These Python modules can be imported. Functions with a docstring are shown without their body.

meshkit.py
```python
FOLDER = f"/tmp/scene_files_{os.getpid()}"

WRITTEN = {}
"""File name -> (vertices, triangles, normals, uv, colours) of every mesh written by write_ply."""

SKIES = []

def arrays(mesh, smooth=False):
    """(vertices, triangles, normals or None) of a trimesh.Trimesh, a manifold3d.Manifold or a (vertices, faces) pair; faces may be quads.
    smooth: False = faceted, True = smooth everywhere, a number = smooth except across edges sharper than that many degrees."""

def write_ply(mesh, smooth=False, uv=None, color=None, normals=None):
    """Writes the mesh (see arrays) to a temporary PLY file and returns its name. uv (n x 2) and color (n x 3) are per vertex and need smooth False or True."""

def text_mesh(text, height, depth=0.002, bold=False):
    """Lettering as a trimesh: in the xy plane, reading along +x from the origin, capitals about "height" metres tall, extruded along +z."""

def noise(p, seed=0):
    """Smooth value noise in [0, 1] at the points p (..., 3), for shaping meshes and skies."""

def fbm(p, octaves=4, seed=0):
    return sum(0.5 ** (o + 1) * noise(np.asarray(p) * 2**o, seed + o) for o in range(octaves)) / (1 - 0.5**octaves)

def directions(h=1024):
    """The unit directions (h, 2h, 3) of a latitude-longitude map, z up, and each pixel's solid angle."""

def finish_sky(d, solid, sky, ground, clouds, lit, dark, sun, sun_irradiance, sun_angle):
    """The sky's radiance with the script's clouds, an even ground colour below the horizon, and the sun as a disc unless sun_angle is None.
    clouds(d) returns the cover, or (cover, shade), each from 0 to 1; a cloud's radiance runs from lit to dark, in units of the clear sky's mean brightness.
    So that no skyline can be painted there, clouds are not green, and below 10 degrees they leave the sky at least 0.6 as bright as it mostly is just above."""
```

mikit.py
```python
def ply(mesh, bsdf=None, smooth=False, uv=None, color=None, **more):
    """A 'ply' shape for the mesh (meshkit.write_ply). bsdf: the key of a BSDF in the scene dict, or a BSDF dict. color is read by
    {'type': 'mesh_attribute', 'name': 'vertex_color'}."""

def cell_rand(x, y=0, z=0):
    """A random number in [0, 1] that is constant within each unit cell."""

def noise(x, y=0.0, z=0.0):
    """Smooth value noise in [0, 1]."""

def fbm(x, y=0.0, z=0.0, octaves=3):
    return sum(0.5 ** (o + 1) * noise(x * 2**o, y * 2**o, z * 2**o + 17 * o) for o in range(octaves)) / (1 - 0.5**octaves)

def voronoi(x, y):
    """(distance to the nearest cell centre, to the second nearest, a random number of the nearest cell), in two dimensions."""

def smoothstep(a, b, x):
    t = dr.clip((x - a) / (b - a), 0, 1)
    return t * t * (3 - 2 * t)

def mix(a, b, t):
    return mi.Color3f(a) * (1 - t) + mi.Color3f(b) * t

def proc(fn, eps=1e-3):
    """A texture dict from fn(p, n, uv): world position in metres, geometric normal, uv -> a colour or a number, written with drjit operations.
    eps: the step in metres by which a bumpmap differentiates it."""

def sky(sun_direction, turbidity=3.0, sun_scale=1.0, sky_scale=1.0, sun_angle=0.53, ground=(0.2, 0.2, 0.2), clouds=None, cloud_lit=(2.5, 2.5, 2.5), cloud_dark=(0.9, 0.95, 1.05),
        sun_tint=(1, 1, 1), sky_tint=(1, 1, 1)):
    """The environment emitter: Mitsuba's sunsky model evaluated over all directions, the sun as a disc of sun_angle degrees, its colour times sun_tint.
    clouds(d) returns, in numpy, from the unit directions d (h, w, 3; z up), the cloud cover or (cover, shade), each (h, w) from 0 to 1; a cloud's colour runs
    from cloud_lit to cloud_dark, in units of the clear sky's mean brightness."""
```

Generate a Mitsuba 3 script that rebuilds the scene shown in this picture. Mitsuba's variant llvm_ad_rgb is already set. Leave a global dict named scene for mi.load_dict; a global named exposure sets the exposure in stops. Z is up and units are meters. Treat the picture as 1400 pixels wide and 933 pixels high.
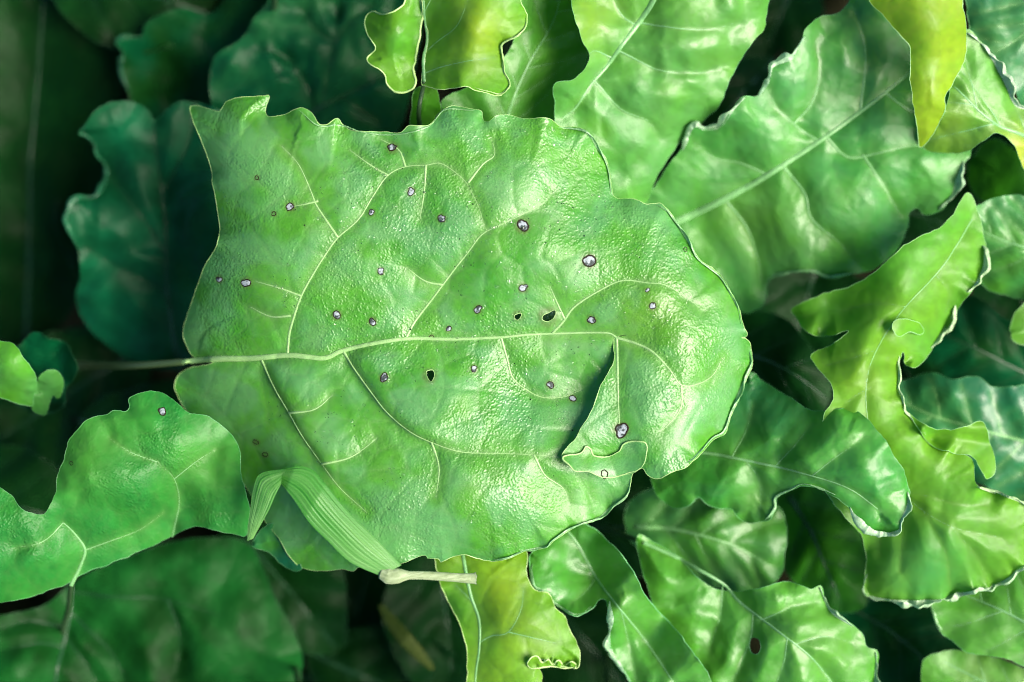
import math
import numpy as np
import drjit as dr
import mitsuba as mi
import trimesh
import shapely
from scipy.interpolate import RBFInterpolator
from scipy.spatial import Delaunay, cKDTree
import mikit, meshkit

# ------------------------------------------------------------------ camera, sky, exposure
S = 0.00033            # metres per photo pixel in the plane of the large leaf
D = 0.95               # camera height above that plane
ZL = 0.34              # height of that plane above the soil
exposure = 2.5
scene, labels = {'type': 'scene'}, {}
scene['camera'] = {'type': 'thinlens', 'fov': math.degrees(2 * math.atan(700 * S / D)), 'fov_axis': 'x',
                   'aperture_radius': 0.0145, 'focus_distance': D + 0.004, 'near_clip': 0.01, 'far_clip': 400.0,
                   'to_world': mi.ScalarTransform4f().look_at(origin=[0, 0, ZL + D], target=[0, 0, 0], up=[0, 1, 0])}
scene['sky'] = mikit.sky([0.62, -0.10, 0.76], turbidity=3.0, sun_scale=1.5, sky_scale=0.7, sun_angle=40, sun_tint=(0.93, 1.0, 1.16), sky_tint=(0.70, 1.0, 1.06))


# ------------------------------------------------------------------ helpers
def lin(*c):
    return np.array(c, float)


def cat(points, n=8, closed=True):
    """Catmull-Rom through the points."""
    p = np.asarray(points, float)
    m = len(p)
    if closed:
        a, b, c, d = np.roll(p, 1, 0), p, np.roll(p, -1, 0), np.roll(p, -2, 0)
    else:
        q = np.vstack([2 * p[0] - p[1], p, 2 * p[-1] - p[-2]])
        a, b, c, d = q[:-3], q[1:-2], q[2:-1], q[3:]
    t = (np.arange(n) / n)[None, :, None]
    a, b, c, d = (x[:, None, :] for x in (a, b, c, d))
    out = 0.5 * (2 * b + (c - a) * t + (2 * a - 5 * b + 4 * c - d) * t ** 2 + (3 * b - a - 3 * c + d) * t ** 3)
    out = out.reshape(-1, p.shape[1])
    return out if closed else np.vstack([out, p[-1:]])


def resample(p, step, closed=True):
    q = np.vstack([p, p[:1]]) if closed else p
    s = np.r_[0, np.cumsum(np.linalg.norm(np.diff(q, axis=0), axis=1))]
    n = max(int(round(s[-1] / step)), 4)
    t = np.linspace(0, s[-1], n + 1)
    if closed:
        t = t[:-1]
    return np.stack([np.interp(t, s, q[:, k]) for k in range(q.shape[1])], 1)


def f1(x, seed=0, oct=3):
    x = np.asarray(x, float)
    return meshkit.fbm(np.stack([x, 0 * x + 0.37 * seed, 0 * x + 0.11], -1), oct, seed) - 0.5


def f2(x, y, seed=0, oct=3):
    x, y = np.asarray(x, float), np.asarray(y, float)
    wx = meshkit.noise(np.stack([.7 * x, .7 * y, 0 * x + 3.3], -1), seed + 90) - .5
    wy = meshkit.noise(np.stack([.7 * x + 9, .7 * y, 0 * x + 7.7], -1), seed + 91) - .5
    out = 0
    for k, a in enumerate((0.5, 1.9)):
        c, d = math.cos(a), math.sin(a)
        out = out + meshkit.fbm(np.stack([c * x - d * y + wx + 5 * k, d * x + c * y + wy, 0 * x + 0.5 + k], -1), oct, seed + 40 * k) - 0.5
    return 0.72 * out


def sst(a, b, x):
    t = np.clip((x - a) / (b - a), 0, 1)
    return t * t * (3 - 2 * t)


def world(px, py, z):
    """Plan coordinates (photo pixels of the large leaf's plane) at height z (metres over that plane)."""
    k = S * (D - z) / D
    return np.stack([(px - 700) * k, (466.5 - py) * k, z + ZL], -1)


def numbered(base):
    k, i = base, 0
    while k in taken:
        i += 1
        k = f'{base}_{i:03d}'
    taken.add(k)
    return k


taken = set()


def put(name, mesh, bsdf, parent=None, smooth=True, **kw):
    key = numbered((parent + '__' if parent else '') + name)
    scene[key] = mikit.ply(mesh, bsdf, smooth, **kw)
    return key


def tube(pts, rad, nrm, sides=8, flat=1.0, closed=False):
    p = np.asarray(pts, float)
    n = len(p)
    rad = np.broadcast_to(rad, (n,))
    tan = (np.roll(p, -1, 0) - np.roll(p, 1, 0)) if closed else np.gradient(p, axis=0)
    tan /= np.linalg.norm(tan, axis=1, keepdims=True) + 1e-12
    nrm = np.broadcast_to(nrm, (n, 3))
    side = np.cross(tan, nrm)
    side /= np.linalg.norm(side, axis=1, keepdims=True) + 1e-12
    up = np.cross(side, tan)
    a = np.arange(sides) / sides * 2 * np.pi
    v = p[:, None] + rad[:, None, None] * (np.cos(a)[None, :, None] * side[:, None] + flat * np.sin(a)[None, :, None] * up[:, None])
    v = v.reshape(-1, 3)
    i = np.arange(n if closed else n - 1)[:, None] * sides
    j = np.arange(sides)[None]
    k = (j + 1) % sides
    i2 = (i + sides) % (n * sides)
    f = np.stack([i + j, i2 + j, i2 + k, i + k], -1).reshape(-1, 4)
    f = np.vstack([f[:, [0, 1, 2]], f[:, [0, 2, 3]]])
    if not closed:
        v = np.vstack([v, p[:1], p[-1:]])
        c0, c1 = n * sides, n * sides + 1
        jj = np.arange(sides)
        kk = (jj + 1) % sides
        b = (n - 1) * sides
        f = np.vstack([f, np.stack([jj, kk, 0 * jj + c0], 1), np.stack([b + kk, b + jj, 0 * jj + c1], 1)])
    return v, f


# ------------------------------------------------------------------ materials
def P(fn, eps=1e-3):
    return mikit.proc(fn, eps)


def hash2(i, j):
    v = dr.sin(i * 12.9898 + j * 78.233) * 4375.85
    return v - dr.floor(v)


def n2(x, y):
    """Cheap value noise in the plan."""
    i, j = dr.floor(x), dr.floor(y)
    a, b = x - i, y - j
    a, b = a * a * (3 - 2 * a), b * b * (3 - 2 * b)
    return dr.lerp(dr.lerp(hash2(i, j), hash2(i + 1, j), a), dr.lerp(hash2(i, j + 1), hash2(i + 1, j + 1), a), b)


def pimples(p, n, uv):
    g = n2(p.x * 1350 + p.y * 500, p.y * 1350 - p.x * 500)
    w = mikit.smoothstep(0.30, 0.70, n2(p.x * 45 + 7, p.y * 45) * 0.6 + 0.4 * n2(p.x * 110, p.y * 110))
    return dr.square(g) * (0.2 + 0.9 * w) + 0.15 * n2(p.x * 230, p.y * 230)


def crinkle(p, n, uv):
    return 0.65 * n2(p.x * 190 + p.z * 150, p.y * 190) + 0.3 * n2(p.x * 430, p.y * 430 + p.z * 300) + 0.1 * n2(p.x * 1100, p.y * 1100)


def rough_main(p, n, uv):
    return 0.36 + 0.16 * n2(p.x * 70 + 3, p.y * 70)


def rough_leaf(p, n, uv):
    return 0.42 + 0.14 * n2(p.x * 60 + 9, p.y * 60)


VC = {'type': 'mesh_attribute', 'name': 'vertex_color'}


def thin(rough, bump, scale, trans, eps, eta=1.75):
    """A leaf: a waxy reflecting surface on both sides, and light let through."""
    return {'type': 'bumpmap', 'arbitrary': P(bump, eps), 'scale': scale,
            'bsdf': {'type': 'blendbsdf', 'weight': trans,
                     'front': {'type': 'twosided', 'bsdf': {'type': 'principled', 'base_color': VC, 'roughness': P(rough), 'eta': eta}},
                     'through': {'type': 'principledthin', 'base_color': VC, 'roughness': 0.5, 'diff_trans': 1.7, 'eta': 1.5, 'spec_trans': 0.0}}}


scene['mat_main'] = thin(rough_main, pimples, 0.00025, 0.38, 1.8e-4, 1.75)
scene['mat_leaf'] = thin(rough_leaf, crinkle, 0.0005, 0.34, 4e-4)
scene['mat_young'] = thin(rough_leaf, crinkle, 0.0003, 0.5, 4e-4, 1.55)
scene['mat_lip'] = thin(rough_main, pimples, 0.0003, 0.35, 2.5e-4, 1.8)
scene['mat_soft'] = thin(rough_leaf, pimples, 0.0003, 0.32, 2.5e-4, 1.42)
scene['mat_mid'] = thin(rough_leaf, crinkle, 0.0004, 0.28, 4e-4, 1.33)
scene['mat_shade'] = thin(rough_leaf, crinkle, 0.0006, 0.25, 4e-4, 1.2)
scene['mat_vein'] = {'type': 'principled', 'base_color': P(lambda p, n, uv: mi.Color3f(uv.x, uv.y, 0.36 * uv.y)), 'roughness': 0.38, 'specular': 0.5}
scene['mat_grass'] = thin(lambda p, n, uv: 0.3 + 0 * uv.x, lambda p, n, uv: n2(uv.x * 22, uv.y * 2.5) + 0.6 * n2(uv.x * 57, uv.y * 5), 0.0002, 0.42, 1e-4, 1.6)
scene['mat_straw'] = {'type': 'twosided', 'bsdf': {'type': 'principled', 'base_color': VC, 'roughness': 0.6, 'specular': 0.2}}
scene['mat_spot_rim'] = {'type': 'twosided', 'bsdf': {'type': 'principled', 'base_color': {'type': 'rgb', 'value': [0.016, 0.014, 0.007]}, 'specular': 0.1, 'roughness': 0.7}}
scene['mat_spot_centre'] = {'type': 'twosided', 'bsdf': {'type': 'principled', 'roughness': 0.6, 'specular': 0.2, 'base_color': P(
    lambda p, n, uv: mikit.mix([0.03, 0.04, 0.04], [0.27, 0.31, 0.33], mikit.smoothstep(0.3, 0.62, mikit.fbm(p.x * 900, p.y * 900, 0, 3))))}}
scene['mat_water'] = {'type': 'thindielectric', 'int_ior': 1.33}


def soil_colour(p, n, uv):
    a = mikit.fbm(p.x * 40, p.y * 40, p.z * 40, 4)
    return mikit.mix([0.003, 0.005, 0.0015], [0.020, 0.020, 0.010], mikit.smoothstep(0.35, 0.7, a))


scene['mat_soil'] = {'type': 'bumpmap', 'arbitrary': P(lambda p, n, uv: mikit.fbm(p.x * 300, p.y * 300, p.z * 300, 3), 5e-4), 'scale': 0.002,
                     'bsdf': {'type': 'diffuse', 'reflectance': P(soil_colour)}}

# ------------------------------------------------------------------ ground
ax = np.r_[-300, -60, -12, -4, -1.6, np.linspace(-0.8, 0.8, 261), 1.6, 4, 12, 60, 300]
gx, gy = np.meshgrid(ax, ax, indexing='ij')
near = 1 - sst(0.7, 1.4, np.hypot(gx, gy))
gz = 0.05 * f2(gx * 9, gy * 9, 3, 4) * near + 0.035 * np.maximum(f2(gx * 26, gy * 26, 8, 2), 0) * near
m = len(ax)
idx = np.arange(m * m).reshape(m, m)
gf = np.stack([idx[:-1, :-1], idx[1:, :-1], idx[1:, 1:], idx[:-1, 1:]], -1).reshape(-1, 4)
put('soil_ground', (np.stack([gx, gy, gz], -1).reshape(-1, 3), gf), 'mat_soil')
labels['soil_ground'] = {'label': 'brown crumbly field soil between the beet plants', 'kind': 'structure'}

# ------------------------------------------------------------------ leaf builder
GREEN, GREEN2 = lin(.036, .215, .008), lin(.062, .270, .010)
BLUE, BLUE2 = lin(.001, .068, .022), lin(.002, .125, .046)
DARK, DARK2 = lin(.002, .028, .003), lin(.004, .045, .006)  # shade low in the canopy is put into these greens
YEL, YEL2 = lin(.150, .290, .012), lin(.090, .260, .020)
GOLD = lin(.36, .40, .010)
RIB = lin(.23, .41, .15)


class Leaf:
    def __init__(self, label, outline, ctrl, midrib=None, veins=(), auto=None, col=GREEN, col2=GREEN2, yellow=(), quilt=(2.0, 26),
                 pucker=(2.0, 70), ruffle=(3.0, 60, 25), jag=2.0, grid=5.0, holes=(), sheets=(), net=None, mat='mat_leaf', rib=2.6, ribcol=RIB,
                 stem=None, group=None, seed=1, margin=0.42, dz0=None, tipveins=(), edge=None, steps=(), drop=0.0, weld=None, droop=(3.0, 18), sky_sheen=0.0, bright_rim=False, halos=()):
        self.halos = halos
        self.droop, self.sky_sheen = droop, sky_sheen
        self.key = numbered('beet_leaf')
        e = labels[self.key] = {'label': label, 'category': 'leaf'}
        if group:
            e['group'] = group
        self.seed, self.quilt, self.pucker, self.ruffle = seed, quilt, pucker, ruffle
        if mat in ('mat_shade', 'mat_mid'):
            ribcol = lin(.010, .055, .015)  # shade painted into the veins; margins of these leaves are darkened likewise
        elif mat != 'mat_main' and ribcol is RIB:
            ribcol = lin(.14, .33, .08)
        self.thinner = 1.0 if mat == 'mat_main' else 0.72
        self.col, self.col2, self.yellow, self.ribcol, self.steps = col, col2, yellow, ribcol, steps
        c = np.asarray(ctrl, float) - [0, 0, drop]
        if len(c) < 4:      # a plane
            A = np.c_[c[:, :2], np.ones(len(c))]
            sol = np.linalg.lstsq(A, c[:, 2], rcond=None)[0]
            self.rbf = lambda q: q @ sol[:2] + sol[2]
        else:
            self.rbf = RBFInterpolator(c[:, :2], c[:, 2], kernel='thin_plate_spline', smoothing=0.0)
        self.sheets = [(outline, dz0)] + list(sheets)
        self.outl = []
        for o, dz in self.sheets:
            o = resample(cat(o, 8), 3.0)
            t = np.roll(o, -1, 0) - np.roll(o, 1, 0)
            t /= np.linalg.norm(t, axis=1, keepdims=True) + 1e-9
            s = np.arange(len(o)) * 3.0
            o = o + np.stack([t[:, 1], -t[:, 0]], 1) * (jag * (2.2 * f1(s / 16, seed) + 1.2 * f1(s / 6, seed + 5)))[:, None]
            self.outl.append(o)
        self.edge = edge          # margins that count for the ruffle (default: all)
        self.edgept = np.vstack(self.outl) if edge is None else np.vstack([resample(cat(x, 8, False), 3.0, False) for x in edge])
        self.etree = cKDTree(self.edgept)
        self.midrib = None if midrib is None else resample(cat(midrib, 8, False), 4, False)
        self.veins = [resample(cat(v, 8, False), 4, False) for v in veins]
        if auto and self.midrib is not None:
            self.veins += self.autoveins(*auto)
        self.tip = [resample(cat(v, 8, False), 4, False) for v in tipveins]
        vp = ([self.midrib] if self.midrib is not None else []) + self.veins + self.tip
        self.vtree = cKDTree(np.vstack([resample(v, 1.5, False) for v in vp])) if vp else None
        if net is None and mat not in ('mat_shade', 'mat_mid') and grid < 6:
            net = 40
        if net:
            r = np.random.default_rng(seed)
            b = np.vstack(self.outl)
            lo, hi = b.min(0), b.max(0)
            k = int((hi - lo).prod() / net ** 2)
            self.net = cKDTree(lo + r.random((k, 2)) * (hi - lo))
            self.net2 = cKDTree(lo + r.random((k * 7, 2)) * (hi - lo))
        else:
            self.net = None
        V, F, Q, C, off = [], [], [], [], 0
        M = []
        for k, (o, dz) in enumerate(zip(self.outl, [x[1] for x in self.sheets])):
            hl = [resample(cat(h, 6), 2.0) for h in holes] if k == 0 else []
            o2 = resample(o, min(grid, 4.0))
            poly = shapely.Polygon(o2, hl).buffer(0)
            lo, hi = o2.min(0), o2.max(0)
            ux, uy = np.meshgrid(np.arange(lo[0], hi[0], grid), np.arange(lo[1], hi[1], grid * 0.87))
            ux = ux + (np.arange(ux.shape[0]) % 2)[:, None] * grid / 2
            q = np.c_[ux.ravel(), uy.ravel()]
            q = q[shapely.contains_xy(poly.buffer(-grid * 0.45), q[:, 0], q[:, 1])]
            q = np.vstack([o2] + hl + [q])
            q = np.unique(np.round(q, 4), axis=0)
            tri = Delaunay(q).simplices
            cen = q[tri].mean(1)
            tri = tri[shapely.contains_xy(poly, cen[:, 0], cen[:, 1])]
            d1, d2 = q[tri[:, 1]] - q[tri[:, 0]], q[tri[:, 2]] - q[tri[:, 0]]
            neg = (d1[:, 0] * d2[:, 1] - d1[:, 1] * d2[:, 0]) > 0     # py points down: flip so that normals go up
            tri[neg] = tri[neg][:, ::-1]
            v = self.surf(q, k)
            V.append(v), F.append(tri + off), Q.append(q), C.append(self.colour(q, k))
            off += len(v)
            for loop in [o2] + hl:
                M.append((loop, k))
        V, F, C = np.vstack(V), np.vstack(F), np.vstack(C)
        # weld the sheets where they meet
        _, first, inv = np.unique(np.round(V * 2e5).astype(np.int64), axis=0, return_index=True, return_inverse=True)
        F = inv.ravel()[F]
        V, C = V[first], C[first]
        F = F[(F[:, 0] != F[:, 1]) & (F[:, 1] != F[:, 2]) & (F[:, 0] != F[:, 2])]
        put('blade', (V, F), mat, self.key, True, uv=V[:, :2], color=np.clip(C, 0.001, .95))
        if margin:
            parts, off = [], 0
            vs, fs = [], []
            for loop, k in M:
                pts = self.surf(loop, k)
                s = np.arange(len(pts)) * 1.0
                mr = margin * S * np.clip(0.7 + 1.6 * f1(s / 14, seed + 3) + 0.8 * f1(s / 4, seed + 4), 0.15, 2)
                if weld:      # no margin where two sheets of one blade join
                    on = (np.abs(loop[:, 1] - weld[1]) < 3.5) & (loop[:, 0] > weld[0]) & (loop[:, 0] < weld[2])
                    mr = np.where(on, 2e-5, mr)
                    pts = pts - [0, 0, 1] * (on * 4e-4)[:, None]
                if k == 2 and weld or (k and bright_rim):
                    mr = mr * 2.2      # thick pale rolled rims
                v, f = tube(pts, mr, [0, 0, 1.0], 6, closed=True)
                vs.append(v), fs.append(f + off)
                off += len(v)
            v, f = np.vstack(vs), np.vstack(fs)
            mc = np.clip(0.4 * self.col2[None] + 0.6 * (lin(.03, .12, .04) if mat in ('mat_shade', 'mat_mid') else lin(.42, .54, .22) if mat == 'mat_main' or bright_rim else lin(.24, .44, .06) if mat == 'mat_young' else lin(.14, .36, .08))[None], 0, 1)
            put('margin', (v, f), 'mat_vein', self.key, True, uv=np.repeat(mc[:, :2], len(v), 0))
        if self.midrib is not None and rib:
            self.rib('midrib', self.midrib, rib, rib * 0.35)
        for v in self.veins:
            if len(v) > 3 and rib:
                self.rib('vein', v, rib * 0.44 * self.thinner, rib * 0.07)
        for v in self.tip:
            self.rib('vein', v, rib * 0.42, rib * 0.14, 1)
        if stem is not None:
            self.stem(stem, rib)

    def dz(self, q, k):
        fn = self.sheets[k][1]
        return 0.0 if fn is None else fn(q[:, 0], q[:, 1])

    def relief(self, q):
        x, y = q[:, 0], q[:, 1]
        d, j = self.etree.query(q)
        A, L, w = self.ruffle
        s = j * 3.0
        r = A * (2.6 * f1(s / L, self.seed + 11, 2)) * np.exp(-d / w) * 1e-3
        A, w = self.droop
        r = r - A * 1e-3 * np.exp(-d / w) * np.clip(0.75 + 1.9 * f1(s / 42, self.seed + 61, 2), 0, 2)
        A, L = self.pucker
        r = r + A * 2.2e-3 * f2(x / L / 1.1, y / L / 1.1, self.seed + 21, 2)
        if self.vtree is not None:
            dv = self.vtree.query(q)[0]
            A, w = self.quilt
            r = r + A * 1e-3 * (1 - np.exp(-np.sqrt(dv ** 2 + 2.0) / w))
        if self.net is not None:
            dd = self.net.query(q, k=2)[0]
            r = r - 0.38e-3 * np.exp(-(dd[:, 1] - dd[:, 0]) / 5.0)
            dd = self.net2.query(q, k=2)[0]
            r = r - 0.10e-3 * np.exp(-(dd[:, 1] - dd[:, 0]) / 3.5)
        for line, h, w in self.steps:     # a vein with a higher far side
            l = resample(cat(line, 8, False), 2, False)
            dl, jl = cKDTree(l).query(q)
            t = np.gradient(l, axis=0)[jl]
            rel = q - l[jl]
            side = np.sign(t[:, 0] * rel[:, 1] - t[:, 1] * rel[:, 0])
            fade = np.where((jl == 0) | (jl == len(l) - 1), 0.0, 1.0) * sst(0, 12, jl) * sst(0, 25, len(l) - 1 - jl)
            r = r + h * 1e-3 * side * (1 - np.exp(-dl / 7)) * np.exp(-dl / w) * fade
        return r

    def surf(self, q, k=0):
        q = np.atleast_2d(q)
        low = self.rbf(q) * 0.01 + self.dz(q, k)
        v = world(q[:, 0], q[:, 1], low)
        v[:, 2] += self.relief(q)
        return v

    def normal(self, q, k=0):
        a, b = self.surf(q + [1.5, 0], k) - self.surf(q - [1.5, 0], k), self.surf(q + [0, 1.5], k) - self.surf(q - [0, 1.5], k)
        n = np.cross(b, a)
        n /= np.linalg.norm(n, axis=1, keepdims=True) + 1e-12
        return n * np.sign(n[:, 2:])

    def colour(self, q, k=0):
        x, y = q[:, 0], q[:, 1]
        a = sst(-.16, .16, f2(x / 75, y / 75, self.seed + 31, 3))[:, None]
        c = self.col * (1 - a) + self.col2 * a
        c = c * (1 + 0.55 * f2(x / 11, y / 11, self.seed + 41, 3))[:, None]
        for (yx, yy, r, w, tint) in self.yellow:
            g = np.clip(w * np.exp(-((x - yx) ** 2 + (y - yy) ** 2) / r ** 2) * (1 + 0.8 * f2(x / 35, y / 35, self.seed + 51, 3)), 0, 0.97)[:, None]
            c = c * (1 - g) + np.asarray(tint) * g
        if self.sky_sheen:      # pale sky sheen painted into the colour between the veins
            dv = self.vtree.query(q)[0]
            g = (self.sky_sheen * sst(3, 20, dv) * sst(-.14, .14, f2(x / 55, y / 55, self.seed + 71, 3)))[:, None]
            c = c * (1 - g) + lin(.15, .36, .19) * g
        if self.vtree is not None:
            dv = self.vtree.query(q)[0]
            g = (0.45 * np.exp(-dv / 3.0) + 0.12 * np.exp(-dv / 14))[:, None]
            c = c * (1 - g) + 0.75 * self.ribcol * g
        for hx, hy, hr in self.halos:      # browned tissue round the spots
            d = np.hypot(x - hx, y - hy)
            g = (0.75 * np.exp(-((d - hr) / (0.45 * hr + 0.8)) ** 2) * (0.7 + 1.2 * f2(x / 4, y / 4, self.seed, 2)))[:, None].clip(0, .9)
            c = c * (1 - g) + lin(.075, .085, .015) * g
        if self.net is not None:
            dd = self.net.query(q, k=2)[0]
            g = ((0.2 if self.sky_sheen else 0.16) * np.exp(-(dd[:, 1] - dd[:, 0]) / 1.8))[:, None]
            c = c * (1 - g) + 0.7 * self.ribcol * g
            dd = self.net2.query(q, k=2)[0]
            g = (0.16 * np.exp(-(dd[:, 1] - dd[:, 0]) / 1.8))[:, None]
            c = c * (1 - g) + 0.6 * self.ribcol * g
        return c

    def autoveins(self, step, angle, curve=0.35):
        m, out = self.midrib, []
        r = np.random.default_rng(self.seed)
        poly = shapely.Polygon(self.outl[0]).buffer(0).buffer(-5)
        every = max(int(step / 4), 2)
        for i in range(every // 2 + 1, len(m) - 4, every):
            t = m[min(i + 3, len(m) - 1)] - m[max(i - 3, 0)]
            a0 = math.atan2(t[1], t[0])
            for sgn in (-1, 1):
                a, p = a0 + sgn * math.radians(angle + r.uniform(-7, 7)), m[min(max(i + (2 if sgn > 0 else -2) * int(step / 16), 0), len(m) - 1)].copy()
                pts = [p.copy()]
                for n in range(90):
                    a -= sgn * 0.012 * curve * 2 + r.uniform(-.05, .05)
                    p = p + 5 * np.array([math.cos(a), math.sin(a)])
                    if not poly.contains(shapely.Point(p)):
                        break
                    pts.append(p.copy())
                if len(pts) > 5:
                    out.append(resample(np.array(pts), 4, False))
        return out

    def rib(self, name, line, r0, r1, k=0):
        n = len(line)
        t = np.linspace(0, 1, n)
        r = (r0 * (1 - t) ** 1.2 + r1) * S
        nrm = self.normal(line, k)
        pts = self.surf(line, k) + nrm * (r * 0.12)[:, None]
        if self.steps and name == 'vein':
            pts[:, 2] += 4e-4 * np.exp(-np.min([cKDTree(resample(cat(q[0], 8, False), 2, False)).query(line)[0] for q in self.steps], 0) / 3)
        v, f = tube(pts, r, nrm, 8, 0.6)
        c = self.ribcol * (0.9 + 0.5 * f2(v[:, 0] * 900, v[:, 1] * 900, 5))[:, None]
        put(name, (v, f), 'mat_vein', self.key, True, uv=np.clip(c, 0.01, .9)[:, :2])

    def stem(self, spec, rib):
        """Petiole from the midrib's base over the given plan points (px, py, z cm) down to the crown."""
        b = self.surf(self.midrib[:1])[0]
        pts = [b] + [world(np.array(float(x)), np.array(float(y)), z * 0.01) for x, y, z in spec]
        p = resample(cat(np.array(pts), 10, False), 0.006, False)
        n = len(p)
        r = S * (rib * 1.35 + np.linspace(0, 1, n) * 6)
        v, f = tube(p, r, [0.05, 0.1, 1.0], 12, 0.8)
        c = (self.ribcol * 0.17 * (0.9 + 0.4 * f2(v[:, 0] * 300, v[:, 1] * 900, 7))[:, None])  # stalks coloured darker than the ribs to stand for shadow under the leaves
        put('petiole', (v, f), 'mat_vein', self.key, True, uv=np.clip(c, 0.01, .9)[:, :2])

    def lip(self, line, R, k=0, tint=(.30, .50, .28), share=0.6):
        """A stretch of margin that rolls up and over, showing the paler underside."""
        l = resample(cat(line, 8, False), 1.5, False)
        n = len(l)
        t = np.gradient(l, axis=0)
        t /= np.linalg.norm(t, axis=1, keepdims=True) + 1e-9
        o = np.stack([t[:, 1], -t[:, 0]], 1)
        poly = shapely.Polygon(self.outl[k]).buffer(0)
        q = l + 6 * o
        if shapely.contains_xy(poly, q[:, 0], q[:, 1]).mean() > 0.5:
            o = -o
        u = np.linspace(0, 1, n)
        s = np.arange(n) * 1.5
        r = R * np.sin(np.pi * u) ** 0.5 * np.clip(0.75 + 1.9 * f1(s / 22, self.seed + 81, 2) + 0.7 * f1(s / 7, self.seed + 82, 2), 0.06, 1.7)
        turn = np.radians(np.clip(165 + 160 * f1(s / 30, self.seed + 83, 2), 95, 235))
        m = 12
        w = np.linspace(0, 1, m)
        phi = turn[:, None] * w[None]
        base = self.surf(l - 2.5 * o, k)
        ow = np.stack([o[:, 0], -o[:, 1], 0 * o[:, 0]], 1)
        v = base[:, None] + S * r[:, None, None] * (np.sin(phi)[..., None] * ow[:, None] + (1 - np.cos(phi))[..., None] * np.array([0, 0, 1.0]))
        v = v + (np.array([0, 0, 1.0]) * 1.5e-4)
        i = np.arange(n * m).reshape(n, m)
        f = np.stack([i[:-1, :-1], i[1:, :-1], i[1:, 1:], i[:-1, 1:]], -1).reshape(-1, 4)
        c = self.col2 * (1 - share) + np.asarray(tint) * share
        c = c[None] * (1 + 0.7 * f2(v.reshape(-1, 3)[:, 0] * 700, v.reshape(-1, 3)[:, 1] * 700, self.seed + 84))[:, None]
        v = v.reshape(-1, 3)
        put('curled_lip', (v, f), 'mat_lip', self.key, True, uv=v[:, :2], color=np.clip(c, .01, .9))

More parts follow.
